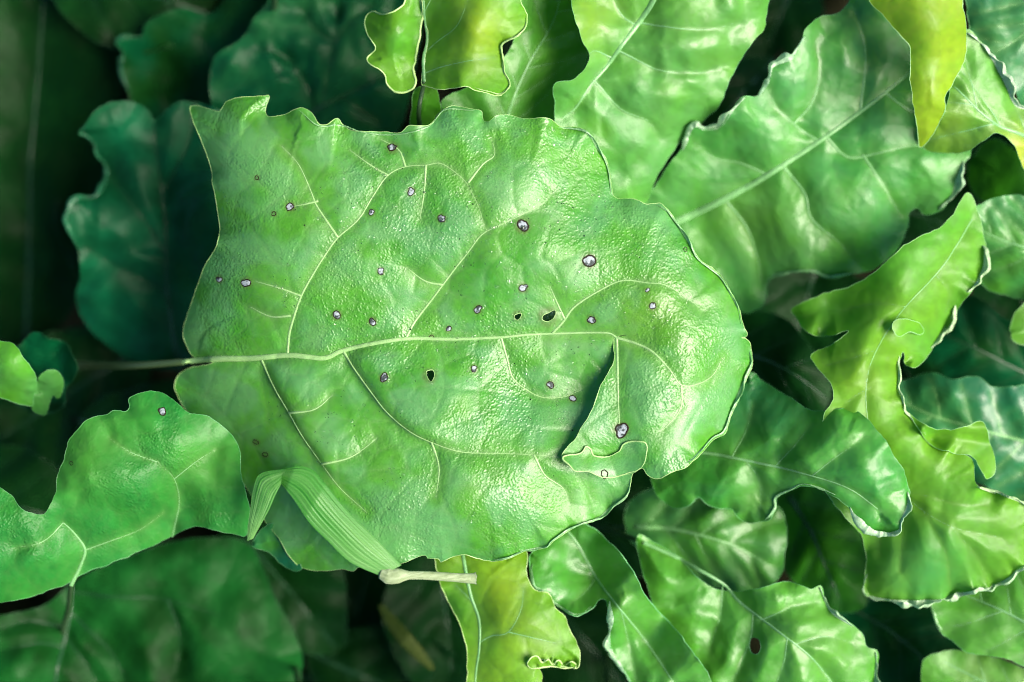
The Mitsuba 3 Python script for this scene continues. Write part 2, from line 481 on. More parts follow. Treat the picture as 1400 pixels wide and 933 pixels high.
    def spot(self, x, y, r, seed, k=0, pale=True):
        a = np.linspace(0, 2 * np.pi, 20, endpoint=False)
        rr = r * (1 + 0.9 * f1(a * 1.1 + seed * 3.1, seed, 2)) * (1 + 0.15 * np.cos(2 * a + seed))
        loop = np.c_[x + rr * np.cos(a), y + rr * np.sin(a)]
        n0 = self.normal(np.array([[x, y]]), k)
        pts = self.surf(loop, k) + n0 * 0.00012
        v, f = tube(pts, 0.14 * r * S + 0.00005, n0, 6, 0.45, closed=True)
        key = put('leaf_spot', (v, f), 'mat_spot_rim', self.key)
        if pale:
            c = self.surf(np.array([[x, y]]), k) + n0 * 0.00035
            ring = self.surf(np.array([x, y]) + 0.6 * (loop - [x, y]), k) + n0 * 0.0003
            v = np.vstack([c, ring, pts])
            i = np.arange(20)
            j = (i + 1) % 20
            f = np.vstack([np.stack([0 * i, 1 + j, 1 + i], 1), np.stack([1 + i, 1 + j, 21 + j], 1), np.stack([1 + i, 21 + j, 21 + i], 1)])
            put('centre', (v, f), 'mat_spot_centre', key)


# ------------------------------------------------------------------ 1  the large spotted leaf
A_OUT = [(260, 146), (283, 149), (300, 153), (310, 138), (330, 133), (358, 131), (367, 130), (361, 150), (366, 158), (385, 156), (410, 149), (425, 153), (437, 171), (450, 170), (462, 163), (467, 170), (480, 178), (500, 180),
         (525, 180), (547, 182), (560, 173), (584, 172), (597, 160), (607, 148), (620, 144), (649, 149), (659, 152), (661, 165), (669, 166), (680, 158), (697, 157), (717, 161), (750, 163), (764, 171), (780, 173), (800, 179),
         (817, 200), (830, 220), (835, 240), (838, 265), (845, 271), (870, 273), (884, 279), (897, 278), (904, 278), (917, 290), (930, 308), (944, 332), (957, 354), (984, 374), (1000, 400), (1011, 421), (1016, 444), (1018, 462),
         (960, 462), (900, 461), (844, 461), (868, 500), (878, 560), (880, 610), (864, 652), (857, 679), (837, 694), (820, 709), (800, 715), (787, 720), (767, 732), (757, 739), (747, 749), (717, 755), (697, 763), (674, 769), (654, 765),
         (634, 760), (614, 764), (602, 770), (600, 765), (584, 765), (580, 760), (547, 770), (494, 775), (482, 782), (467, 780), (443, 782), (418, 780), (400, 768), (385, 740), (360, 710), (330, 660), (280, 600), (245, 545), (243, 515),
         (262, 503), (290, 497), (288, 488), (270, 492), (257, 480), (250, 455), (255, 430), (265, 400), (280, 362), (298, 335), (299, 310), (296, 280), (290, 247), (283, 213), (270, 180)]
CREASE = np.array([(844, 461), (839, 478), (840, 485), (837, 498), (820, 531), (807, 564), (787, 598), (767, 622)], float)
B_OUT = [(844, 461), (900, 461), (960, 462), (1018, 462), (1029, 483), (1030, 498), (1022, 518), (1014, 538), (1007, 554), (999, 574), (991, 594), (977, 601), (964, 614), (947, 630), (934, 640), (917, 645), (900, 655), (886, 650),
         (878, 640), (865, 647), (837, 650), (804, 642), (784, 634), (768, 625), (777, 610), (787, 598), (807, 564), (820, 531), (837, 498), (840, 485), (839, 478)]
FLAP = [(769, 625), (777, 636), (787, 645), (804, 645), (820, 651), (837, 653), (854, 648), (872, 643), (881, 632), (884, 609), (875, 604), (854, 606), (845, 618), (832, 624), (812, 623), (807, 613), (800, 609), (793, 619)]


def crease_x(y):
    return np.interp(y, CREASE[:, 1], CREASE[:, 0])


def a_drop(x, y):
    u = x - crease_x(y)
    g = (0.45 * sst(-230, -40, u) + 0.55 * sst(-75, -5, u)) * sst(462, 520, y) * (1 - 0.8 * sst(585, 628, y))
    return -0.0055 * g


def b_lift(x, y):
    return 0.0014 * np.exp(-np.abs(x - crease_x(y)) / 55) * sst(462, 500, y) + 0.0013 * sst(462, 520, y)


def flap_lift(x, y):
    return b_lift(x, y) + 0.0010 + 0.0065 * sst(612, 654, y)


MAIN_CTRL = [(260, 150, -3.6), (262, 300, -3.4), (258, 450, -4.0), (245, 530, -5.2), (330, 640, -3.6), (395, 745, -2.6), (306, 200, -1.7), (302, 270, -2.0), (340, 250, -1.1), (350, 400, -1.1), (360, 140, -1.4), (393, 486, -1.5), (480, 480, -0.9), (480, 180, -0.5), (480, 330, 0.15),
             (600, 160, -0.1), (620, 300, 0.55), (620, 463, -0.5), (720, 250, 0.55), (700, 175, 0.0), (755, 170, -0.1), (800, 190, -0.75), (828, 250, -1.0), (770, 260, 0.0), (840, 455, -0.1), (760, 458, -0.3), (760, 380, 0.5),
             (860, 330, -0.1), (900, 285, -0.5), (900, 400, 0.55), (960, 365, -0.35), (1015, 450, -1.0), (950, 470, 0.2), (1028, 500, -1.5), (940, 560, 0.3), (985, 595, -1.0), (900, 650, 0.0), (640, 540, -0.1), (640, 615, 0.4), (720, 560, -0.3), (760, 620, 0.3),
             (640, 690, 0.4), (640, 765, -0.7), (750, 740, -0.7), (850, 660, -0.9), (500, 600, -0.2), (480, 700, -0.4), (500, 775, -1.0), (400, 600, -1.0), (420, 540, -1.1)]
MID = [(250, 495), (293, 491), (345, 490), (393, 486), (420, 488), (440, 490), (453, 487), (467, 480), (510, 470), (560, 463), (610, 464), (650, 463), (690, 461), (720, 458), (770, 456), (810, 455), (833, 456), (843, 462)]
V_MAIN = [
    [(393, 485), (395, 460), (400, 440), (412, 405), (430, 372), (447, 345), (462, 325), (490, 300), (510, 268), (530, 240), (554, 228), (582, 226), (604, 224), (632, 244), (642, 258), (655, 285), (662, 310)],
    [(555, 463), (567, 440), (590, 410), (605, 390), (620, 370), (640, 345), (660, 320), (690, 305), (715, 293), (740, 280), (756, 262)],
    [(755, 456), (770, 440), (785, 420), (815, 400), (850, 384), (885, 387), (910, 390), (935, 405), (962, 425)],
    [(470, 481), (485, 505), (510, 540), (530, 565), (560, 590), (590, 605), (630, 618), (680, 620), (730, 622), (768, 626)],
    [(358, 493), (375, 530), (395, 565), (415, 600), (440, 635), (465, 668), (500, 700)],
    [(685, 462), (693, 490), (700, 515), (715, 530), (740, 543), (770, 543), (795, 533)],
    [(462, 325), (445, 300), (432, 280), (425, 262), (408, 225), (385, 200)],
    [(435, 275), (415, 280), (397, 283)],
    [(412, 405), (385, 395), (350, 385)],
    [(398, 432), (370, 433), (342, 420)],
    [(605, 390), (580, 384), (555, 365)],
    [(554, 228), (545, 205), (520, 190)],
    [(582, 226), (580, 260), (574, 300)],
    [(530, 240), (505, 225), (478, 205)],
    [(640, 250), (660, 225), (676, 212), (672, 190)],
    [(772, 437), (762, 415), (752, 392)],
    [(395, 565), (430, 560), (455, 540)],
    [(440, 635), (480, 625), (515, 600)],
    [(590, 605), (600, 640), (596, 680)],
    [(730, 622), (745, 650), (770, 668), (778, 690)]]
V_TIP = [[(843, 462), (870, 470), (893, 482), (915, 505), (932, 527), (955, 525), (975, 513), (988, 490)], [(843, 462), (844, 490), (845, 540), (847, 585)], [(932, 527), (930, 560), (905, 590)]]
SPOTS = [(536, 202, 6), (397, 283, 5), (562, 262, 4.5), (508, 291, 3.6), (604, 299, 4.5), (715, 309, 8), (805, 357, 8), (715, 394, 5), (654, 423, 4.5), (521, 371, 4), (461, 431, 5), (510, 440, 4.5), (300, 382, 4),
                               (337, 387, 5.5), (613, 450, 3.4), (526, 516, 5), (648, 504, 3.8), (752, 526, 4.5), (783, 545, 4), (808, 438, 5), (885, 397, 2.6), (892, 419, 4.4), (375, 293, 2.8), (352, 244, 2.6), (350, 605, 3), (362, 622, 3), (590, 461, 2.4)]
HOLES = [[(741, 437), (743, 431), (750, 428), (758, 424), (760, 428), (756, 436), (748, 440)], [(703, 432), (708, 429), (713, 429), (711, 435), (706, 438)],
         [(583, 509), (588, 506), (593, 507), (594, 515), (590, 522), (586, 518)]]
EDGE_A = [A_OUT[:A_OUT.index((1018, 462)) + 1] + B_OUT[4:17], A_OUT[A_OUT.index((864, 652)):]]
main = Leaf('large grey-spotted glossy leaf filling the centre with small holes and a folded right tip', A_OUT, MAIN_CTRL, MID, V_MAIN, tipveins=V_TIP, dz0=a_drop, col=lin(.042, .250, .010), col2=lin(.066, .290, .012),
            yellow=[(890, 430, 60, .35, YEL), (640, 700, 90, .25, YEL2), (350, 170, 70, .3, YEL2), (760, 230, 90, .2, YEL2)],
            quilt=(2.8, 30), pucker=(2.0, 75), ruffle=(4.5, 34, 18), jag=1.2, grid=3.0, holes=HOLES, sheets=[(B_OUT, b_lift), (FLAP, flap_lift)], net=46, mat='mat_main', rib=3.6,
            stem=[(180, 500, -6.5), (110, 500, -10), (-20, 505, -16), (-120, 510, -33)], seed=3, droop=(4.2, 24), sky_sheen=0.36, halos=SPOTS + [(849, 588, 8), (749, 433, 10), (708, 432, 5), (588, 514, 7)], margin=0.6, weld=(846, 461.5, 1014), edge=EDGE_A,
            steps=[([(470, 481), (485, 505), (510, 540), (530, 565), (560, 590), (590, 605), (630, 618)], -3.2, 70), ([(358, 493), (375, 530), (395, 565), (415, 600), (440, 635), (465, 668)], -3.2, 70)])
for i, (x, y, r) in enumerate(SPOTS):
    main.spot(x, y, r, i, 0, pale=i not in (22, 23, 24, 25, 26))
main.spot(849, 588, 8, 40, 1)
main.spot(937, 341, 2.4, 41, 0, False)
main.spot(826, 648, 5, 42, 2, False)

# dew: thin water caps on the large leaf
rng = np.random.default_rng(5)
polyA = shapely.Polygon(main.outl[0]).buffer(0).buffer(-6)


def dew(name, label, pts, rad):
    s = trimesh.creation.icosphere(subdivisions=2)
    s = trimesh.Trimesh(s.vertices, s.faces[s.vertices[s.faces][:, :, 2].min(1) > 0.05], process=False)
    s.remove_unreferenced_vertices()
    vs, fs, off = [], [], 0
    base, nn = main.surf(pts), main.normal(pts)
    for b, n, r in zip(base, nn, rad):
        a = rng.uniform(0, 6.28)
        c, d = math.cos(a), math.sin(a)
        sv = s.vertices * [rng.uniform(.8, 1.3), 1, 0.5] @ np.array([[c, -d, 0], [d, c, 0], [0, 0, 1]])
        u = np.cross(n, [0, 1, 0.01])
        u /= np.linalg.norm(u)
        w = np.cross(n, u)
        vs.append(b + r * (sv[:, :1] * u + sv[:, 1:2] * w + sv[:, 2:] * n))
        fs.append(s.faces + off)
        off += len(sv)
    put(name, (np.vstack(vs), np.vstack(fs)), 'mat_water')
    labels[name] = {'label': label, 'category': 'dew', 'kind': 'stuff'}


cand = np.c_[rng.uniform(300, 1000, 9000), rng.uniform(160, 760, 9000)]
wet = f2(cand[:, 0] / 90, cand[:, 1] / 90, 77, 2) + 0.45 * np.exp(-((cand[:, 0] - 730) ** 2 + (cand[:, 1] - 350) ** 2) / 110 ** 2)
cand = cand[(wet > 0.07) & shapely.contains_xy(polyA, cand[:, 0], cand[:, 1])][:1500]
dew('dew', 'clear dew droplets beaded across the spotted central leaf', cand, S * np.minimum(rng.lognormal(0.35, 0.45, len(cand)), 4.2))

# ------------------------------------------------------------------ 2  leaves at the left
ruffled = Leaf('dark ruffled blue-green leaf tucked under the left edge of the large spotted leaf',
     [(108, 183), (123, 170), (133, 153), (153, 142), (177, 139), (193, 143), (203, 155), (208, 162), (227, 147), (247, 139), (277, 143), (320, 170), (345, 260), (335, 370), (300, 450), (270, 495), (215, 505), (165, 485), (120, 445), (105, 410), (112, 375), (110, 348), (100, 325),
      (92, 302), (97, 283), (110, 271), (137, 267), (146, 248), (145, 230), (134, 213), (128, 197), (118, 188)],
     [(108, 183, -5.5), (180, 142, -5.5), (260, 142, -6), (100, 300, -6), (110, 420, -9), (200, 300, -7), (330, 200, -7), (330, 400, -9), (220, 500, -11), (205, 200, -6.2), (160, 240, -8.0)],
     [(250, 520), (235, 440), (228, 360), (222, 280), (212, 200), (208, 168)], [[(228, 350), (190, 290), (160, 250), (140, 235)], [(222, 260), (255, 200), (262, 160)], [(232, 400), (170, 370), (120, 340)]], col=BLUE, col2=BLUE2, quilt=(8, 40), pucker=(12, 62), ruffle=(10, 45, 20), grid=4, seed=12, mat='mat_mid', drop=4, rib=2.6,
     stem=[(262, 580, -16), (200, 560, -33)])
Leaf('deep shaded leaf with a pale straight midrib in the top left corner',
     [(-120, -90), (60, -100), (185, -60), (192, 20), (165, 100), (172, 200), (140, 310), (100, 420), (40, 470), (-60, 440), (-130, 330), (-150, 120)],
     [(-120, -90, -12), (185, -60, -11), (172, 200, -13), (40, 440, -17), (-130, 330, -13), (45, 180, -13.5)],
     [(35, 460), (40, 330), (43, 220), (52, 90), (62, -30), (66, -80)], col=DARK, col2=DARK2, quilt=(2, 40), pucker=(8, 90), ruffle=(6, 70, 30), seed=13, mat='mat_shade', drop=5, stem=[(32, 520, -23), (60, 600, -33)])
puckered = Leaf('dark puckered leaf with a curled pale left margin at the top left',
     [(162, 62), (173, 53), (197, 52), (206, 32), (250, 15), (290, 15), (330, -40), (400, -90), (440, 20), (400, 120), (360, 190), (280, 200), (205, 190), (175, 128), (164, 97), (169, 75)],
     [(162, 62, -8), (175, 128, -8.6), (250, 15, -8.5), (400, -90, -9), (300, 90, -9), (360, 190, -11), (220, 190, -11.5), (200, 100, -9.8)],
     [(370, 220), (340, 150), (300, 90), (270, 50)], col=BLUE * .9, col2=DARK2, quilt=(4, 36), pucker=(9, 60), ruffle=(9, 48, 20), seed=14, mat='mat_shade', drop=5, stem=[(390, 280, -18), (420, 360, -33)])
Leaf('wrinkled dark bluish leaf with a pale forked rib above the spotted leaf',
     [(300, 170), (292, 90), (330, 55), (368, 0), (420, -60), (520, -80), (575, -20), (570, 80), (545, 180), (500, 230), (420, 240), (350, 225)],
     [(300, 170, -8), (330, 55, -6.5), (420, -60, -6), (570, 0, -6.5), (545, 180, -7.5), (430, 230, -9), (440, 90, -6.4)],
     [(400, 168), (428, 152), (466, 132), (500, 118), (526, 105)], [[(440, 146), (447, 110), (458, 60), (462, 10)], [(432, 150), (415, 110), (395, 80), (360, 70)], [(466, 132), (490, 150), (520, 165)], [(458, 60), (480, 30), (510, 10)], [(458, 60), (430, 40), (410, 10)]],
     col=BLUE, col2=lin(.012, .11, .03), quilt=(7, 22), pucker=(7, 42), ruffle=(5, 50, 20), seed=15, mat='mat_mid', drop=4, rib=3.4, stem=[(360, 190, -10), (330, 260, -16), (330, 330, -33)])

# ------------------------------------------------------------------ 3  leaves along the top
folded = Leaf('bright green leaf half folded along its midrib at the top centre',
     [(579, -60), (712, -60), (712, 0), (717, 13), (722, 23), (719, 40), (707, 52), (687, 60), (687, 72), (690, 97), (697, 110), (697, 120), (684, 130), (667, 127), (647, 122), (637, 118), (617, 122), (600, 122), (583, 117), (577, 112), (583, 67), (586, 43), (579, 27), (576, 0)],
     [(580, 40, -1.8), (580, 110, -1.6), (576, -60, -1.2), (712, -60, 0.2), (722, 23, -0.6), (640, 30, 0.5), (690, 120, -0.9), (630, 110, 0.0), (560, 90, -1.6), (505, 90, -2.0), (500, 40, -2.2), (540, 40, -0.7), (530, 118, -2.0)],
     [(580, 112), (579, 80), (584, 52), (580, 20), (577, -55)], [[(584, 68), (600, 55), (625, 35), (640, 0)], [(580, 100), (610, 90), (650, 82), (675, 78)], [(578, 20), (595, -10), (620, -40)]], col=lin(.075, .31, .015), col2=lin(.12, .35, .015), yellow=[(650, 45, 45, .6, lin(.32, .42, .012)), (660, 100, 25, .5, YEL)],
     quilt=(2.2, 22), pucker=(2, 50), ruffle=(4, 36, 14), grid=3.5, seed=16, bright_rim=True, mat='mat_young', rib=2.2, margin=0.8,
     sheets=[([(572, -60), (574, 0), (576, 27), (570, 67), (565, 93), (569, 113), (564, 122), (547, 128), (529, 117), (525, 102), (504, 87), (503, 78), (514, 67), (509, 58), (499, 40), (499, 23), (507, 13), (517, 18), (527, 20), (547, 12), (556, -5), (560, -60)], lambda x, y: -0.001 + 0 * x)],
     stem=[(577, 128, -2.2), (573, 165, -3.0), (590, 240, -12), (640, 300, -33)])
Leaf('small yellow-green curl of leaf hanging below the folded top leaf',
     [(566, 122), (583, 117), (596, 121), (601, 135), (603, 150), (595, 158), (590, 175), (572, 185), (560, 172), (562, 150)],
     [(566, 122, -2.4), (600, 122, -2.2), (603, 150, -2.8), (572, 180, -4.2), (580, 150, -2.9)],
     None, col=YEL2, col2=GREEN2, ruffle=(3, 30, 10), pucker=(2, 30), grid=3, seed=17, mat='mat_young')
Leaf('mid green leaf in half shade between the folded top leaf and the broad top leaf',
     [(604, 150), (615, 128), (650, 112), (700, 60), (716, -40), (790, -70), (815, 20), (800, 90), (775, 150), (745, 215), (690, 225), (630, 200)],
     [(604, 150, -4.2), (700, 60, -3.6), (740, -40, -3.4), (810, 20, -6.2), (775, 150, -7.0), (690, 220, -5.6), (700, 130, -4.4)],
     [(680, 215), (697, 150), (722, 90), (760, 20), (770, -50)], auto=(46, 48), col=GREEN, col2=GREEN2, quilt=(4, 22), pucker=(4, 60), ruffle=(4, 50, 20), seed=18, stem=[(660, 280, -14), (660, 330, -33)])
Leaf('broad glossy leaf with a straight pale midrib at top right of centre',
     [(760, -90), (777, -30), (783, 20), (795, 58), (806, 78), (795, 100), (778, 112), (758, 117), (757, 140), (763, 185), (800, 240), (850, 290), (884, 275), (897, 245), (915, 215), (935, 188), (961, 167), (984, 143), (1001, 103), (1022, 67), (1044, 40), (1049, 10), (1052, -40), (1040, -110), (900, -130)],
     [(777, -30, -1.8), (800, 75, -2.0), (757, 117, -2.2), (765, 185, -3.6), (850, 285, -5.8), (935, 188, -5.2), (1001, 103, -3.6), (1047, 10, -3.0), (1040, -110, -3.0), (830, 90, -2.9), (874, 30, -2.6), (900, -130, -2.6), (930, 60, -1.9), (880, 160, -3.4)],
     [(905, -40), (894, 0), (874, 30), (852, 60), (830, 90), (808, 116), (787, 147), (769, 162)],
     [[(874, 30), (920, 38), (970, 40), (1010, 30)], [(845, 70), (900, 95), (950, 100), (990, 90)], [(812, 110), (850, 150), (885, 165), (900, 190)], [(870, 35), (850, 20), (835, -10)], [(838, 80), (815, 70), (805, 75)]],
     col=lin(.075, .29, .022), col2=lin(.06, .26, .04), yellow=[(800, 20, 50, .8, YEL), (980, 60, 80, .45, YEL2)], quilt=(6, 24), pucker=(6, 55), ruffle=(4, 45, 18), grid=4, seed=19, rib=4.2, stem=[(930, -120, -6), (1000, -200, -33)])
pale = Leaf('broad pale glossy leaf with a diagonal midrib filling the upper right',
     [(1180, -60), (1161, 0), (1147, 17), (1121, 23), (1100, 42), (1095, 57), (1085, 72), (1079, 82), (1056, 90), (1050, 107), (1036, 130), (1017, 131), (1001, 150), (984, 172), (964, 175), (947, 170), (937, 187), (931, 205), (905, 240), (880, 290), (900, 350), (940, 385), (985, 410), (1020, 428), (1036, 422), (1046, 408), (1051, 383),
      (1074, 374), (1107, 373), (1134, 381), (1151, 375), (1174, 374), (1201, 364), (1227, 341), (1241, 311), (1243, 293), (1254, 284), (1264, 292), (1284, 289), (1301, 268), (1305, 250), (1317, 222), (1325, 210), (1330, 170), (1315, 90), (1270, 20), (1230, -60)],
     [(1161, 0, -4.2), (1085, 72, -3.7), (1036, 130, -3.5), (960, 175, -4.3), (890, 290, -7.5), (985, 410, -8.8), (1046, 400, -8.2), (1150, 375, -6.6), (1235, 320, -6.2), (1300, 265, -5.8), (1325, 200, -5.2), (1270, 20, -4.6), (1110, 200, -5.3), (1180, 150, -5.0), (1020, 255, -6.3), (1085, 135, -4.5), (1150, 80, -4.3), (1200, 260, -4.9), (1090, 300, -5.6)],
     [(900, 318), (930, 301), (985, 275), (1040, 245), (1110, 200), (1180, 150), (1243, 100), (1275, 70)],
     [[(1176, 152), (1180, 110), (1182, 60), (1168, 15)], [(1120, 194), (1085, 170), (1062, 147), (1052, 118)], [(1050, 240), (1010, 222), (978, 215), (950, 195)], [(1130, 188), (1160, 215), (1200, 210), (1250, 200), (1300, 205)], [(1070, 227), (1100, 265), (1110, 300), (1150, 335), (1170, 360)], [(990, 272), (1020, 310), (1035, 350), (1042, 390)],
      [(1210, 127), (1240, 150), (1280, 160)], [(1180, 212), (1205, 250), (1230, 290)], [(1085, 170), (1110, 140), (1120, 100), (1115, 55)]],
     col=lin(.030, .22, .024), col2=lin(.055, .27, .020), yellow=[(1020, 300, 60, .6, YEL2), (1090, 330, 60, .35, YEL2)], quilt=(6, 30), pucker=(6, 66), ruffle=(6, 46, 20), grid=4, seed=20, sky_sheen=0.15, droop=(4, 22), rib=5.0, stem=[(840, 350, -12), (780, 400, -33)])
Leaf('golden yellow leaf tip hanging from the top edge near the right corner',
     [(1170, -70), (1191, 0), (1211, 20), (1235, 48), (1247, 62), (1247, 85), (1246, 110), (1250, 147), (1256, 173), (1259, 197), (1266, 199), (1281, 177), (1292, 150), (1293, 134), (1304, 113), (1317, 90), (1322, 67), (1321, 33), (1316, 0), (1320, -70)],
     [(1191, 0, -0.5), (1247, 85, -0.6), (1262, 197, -2.6), (1322, 60, -1.6), (1280, 40, 0.4), (1200, -60, 0.2), (1320, -70, -0.4), (1275, 130, -0.9)],
     None, col=lin(.24, .40, .010), col2=lin(.18, .38, .012), yellow=[(1250, 20, 60, .5, YEL)], quilt=(1.5, 25), pucker=(2, 60), ruffle=(3, 50, 14), grid=3.5, seed=21, mat='mat_young', rib=1.4, margin=0.75, ribcol=lin(.4, .44, .05))
white_lit = Leaf('glossy white-lit leaf with a yellow lower half beside the golden tip',
     [(1300, 118), (1312, 70), (1322, 42), (1345, 62), (1370, 100), (1388, 140), (1420, 150), (1490, 170), (1500, 250), (1430, 240), (1400, 233), (1391, 215), (1378, 192), (1358, 182), (1340, 196), (1318, 208), (1285, 209), (1264, 202), (1262, 185), (1285, 160)],
     [(1300, 118, -2.2), (1322, 42, -2.2), (1388, 140, -3.3), (1490, 170, -4.0), (1490, 250, -5.0), (1378, 192, -3.4), (1285, 209, -4.4), (1262, 190, -4.0), (1340, 150, -2.4)],
     [(1480, 215), (1400, 186), (1361, 170), (1327, 141), (1305, 118)], auto=(40, 45), col=GREEN2, col2=YEL2, yellow=[(1290, 180, 45, .9, YEL), (1395, 215, 40, .9, GOLD)], quilt=(4, 16), pucker=(4, 45), ruffle=(4, 40, 12), grid=3.5, seed=22, rib=3.2, stem=[(1560, 260, -12), (1600, 300, -33)])
Leaf('blue-green leaf with white sheen cut off by the top right corner',
     [(1318, -70), (1326, 20), (1330, 50), (1350, 66), (1372, 100), (1392, 142), (1440, 160), (1520, 140), (1520, -70)],
     [(1318, -70, -3.6), (1326, 30, -4.2), (1392, 142, -5.6), (1520, 140, -5), (1520, -70, -3.4), (1420, 40, -3.6)],
     [(1500, -60), (1440, 0), (1395, 50), (1360, 72)], auto=(45, 50), col=BLUE2, col2=lin(.03, .2, .05), quilt=(6, 22), pucker=(7, 55), ruffle=(5, 50, 18), seed=23, stem=[(1560, -120, -12), (1600, -160, -33)])

# ------------------------------------------------------------------ 4  leaves at the right
twisted = Leaf('twisted yellow-green leaf with white curled margins at the right side',
     [(1084, 424), (1100, 411), (1140, 398), (1181, 382), (1234, 337), (1284, 310), (1305, 288), (1322, 264), (1341, 300), (1347, 344), (1344, 371), (1331, 391), (1317, 411), (1304, 441), (1287, 464), (1274, 478), (1251, 503), (1238, 498), (1235, 482), (1231, 486), (1230, 524), (1237, 556), (1250, 571), (1262, 592),
      (1290, 613), (1303, 620), (1328, 628), (1331, 662), (1351, 670), (1394, 685), (1440, 715), (1430, 760), (1397, 772), (1381, 790), (1354, 805), (1334, 806), (1301, 819), (1267, 823), (1254, 825), (1221, 823), (1194, 819), (1182, 808), (1187, 785), (1187, 755), (1172, 725), (1140, 690), (1112, 640), (1122, 578),
      (1138, 545), (1132, 522), (1107, 489), (1134, 474), (1160, 452), (1140, 458), (1122, 462), (1104, 455), (1092, 438)],
     [(1084, 424, -4.6), (1150, 430, -3.8), (1284, 310, -2.8), (1341, 320, -3.8), (1274, 475, -3.8), (1245, 495, -3.0), (1240, 400, -1.6), (1180, 480, -1.2), (1231, 510, -2.0), (1180, 560, -1.0), (1237, 590, -1.1), (1120, 620, -1.8), (1262, 680, -1.5), (1330, 670, -1.4), (1430, 730, -2.6), (1354, 800, -3.2), (1267, 822, -3.2), (1190, 808, -3.4), (1300, 740, -1.4), (1180, 700, -3.2), (1230, 700, -2.4), (1230, 760, -2.2)],
     [(1330, 300), (1285, 370), (1230, 430), (1190, 500), (1185, 560), (1200, 620), (1240, 680), (1300, 720), (1370, 735)], [[(1225, 665), (1235, 720), (1230, 780)], [(1260, 695), (1290, 750), (1300, 800)], [(1240, 675), (1275, 680), (1310, 690), (1350, 690)], [(1215, 645), (1205, 700), (1205, 760)], [(1300, 720), (1335, 760), (1350, 795)], [(1190, 530), (1165, 545), (1140, 575)], [(1195, 480), (1165, 490), (1130, 500)], [(1240, 420), (1200, 415), (1150, 425)], [(1280, 375), (1300, 400), (1295, 430)]],
     col=lin(.085, .33, .018), col2=lin(.13, .36, .016), yellow=[(1180, 520, 70, .35, lin(.20, .38, .012)), (1240, 690, 60, .35, lin(.20, .38, .012)), (1270, 780, 75, .75, lin(.05, .28, .06)), (1340, 760, 50, .4, GREEN2), (1150, 430, 45, .8, GREEN)], quilt=(4.0, 22), pucker=(3.5, 50), ruffle=(9, 22, 13), jag=2.4, grid=3.5, seed=24, mat='mat_young', rib=0.7, ribcol=lin(.16, .36, .05), droop=(6, 20), margin=0.45,
     edge=[[(1231, 486), (1230, 524), (1237, 556), (1250, 571), (1262, 592), (1303, 620)], [(1344, 371), (1317, 411), (1287, 464), (1251, 503)], [(1440, 715), (1397, 772), (1354, 805), (1301, 819), (1254, 825), (1194, 819), (1187, 755)], [(1084, 424), (1104, 455), (1140, 458)], [(1331, 662), (1351, 670), (1394, 685)]],
     sheets=[([(1249, 570), (1262, 578), (1278, 586), (1300, 588), (1318, 582), (1341, 577), (1351, 604), (1358, 625), (1359, 643), (1347, 655), (1336, 637), (1326, 624), (1303, 620), (1280, 612), (1260, 596)], lambda x, y: 0.002 + 0.010 * sst(600, 575, y - 0.15 * (x - 1290))),
             ([(1221, 450), (1222, 439), (1232, 435), (1248, 438), (1262, 449), (1258, 458), (1242, 455), (1228, 460)], lambda x, y: 0.002 + 0.007 * sst(1265, 1222, x))])
domed = Leaf('domed green leaf with a white-edged tip arching over a dark hollow',
     [(1018, 512), (1040, 520), (1066, 534), (1097, 556), (1121, 562), (1147, 558), (1172, 562), (1194, 582), (1214, 611), (1224, 627), (1238, 649), (1244, 669), (1243, 689), (1232, 712), (1229, 725), (1217, 731), (1201, 731), (1184, 725), (1171, 712), (1161, 695), (1141, 679), (1121, 669), (1097, 664), (1077, 672), (1062, 682), (1061, 695),
      (1047, 712), (1024, 717), (1009, 706), (1001, 696), (984, 696), (967, 689), (954, 680), (941, 690), (915, 692), (890, 660), (900, 600), (950, 560)],
     [(1018, 512, -5.2), (1097, 556, -3.0), (1150, 560, -1.0), (1224, 627, -0.3), (1243, 680, -0.6), (1200, 731, -0.9), (1150, 685, -0.8), (1097, 664, -1.6), (1055, 705, -3.2), (1010, 710, -3.6), (950, 682, -4.2), (890, 660, -5.8), (900, 600, -6.0), (1100, 620, -1.2), (1180, 640, 0.0), (1000, 620, -3.4)],
     [(900, 620), (960, 619), (1040, 634), (1100, 648), (1160, 668), (1205, 700)], [[(1000, 626), (1020, 590), (1030, 555)], [(1060, 639), (1090, 605), (1110, 580)], [(1110, 650), (1150, 620), (1180, 600)], [(1020, 630), (1040, 660), (1040, 695)]],
     col=lin(.028, .22, .022), col2=lin(.05, .26, .016), yellow=[(1040, 690, 40, .6, YEL2), (1030, 550, 50, .7, BLUE2)], quilt=(5, 26), pucker=(5, 50), ruffle=(6, 32, 14), grid=3.5, seed=25, droop=(5.5, 18), rib=2.0, stem=[(840, 600, -12), (780, 600, -33)])
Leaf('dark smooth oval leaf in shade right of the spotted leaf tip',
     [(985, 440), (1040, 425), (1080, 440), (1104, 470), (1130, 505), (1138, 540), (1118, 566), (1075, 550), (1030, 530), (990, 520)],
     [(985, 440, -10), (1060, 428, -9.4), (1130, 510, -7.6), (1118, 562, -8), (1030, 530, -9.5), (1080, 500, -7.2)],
     [(980, 480), (1040, 490), (1090, 515), (1130, 545)], auto=(45, 45), col=DARK, col2=DARK2, quilt=(2, 26), pucker=(2, 70), ruffle=(2, 60, 20), seed=26, mat='mat_shade', drop=1, stem=[(920, 470, -18), (860, 470, -33)])
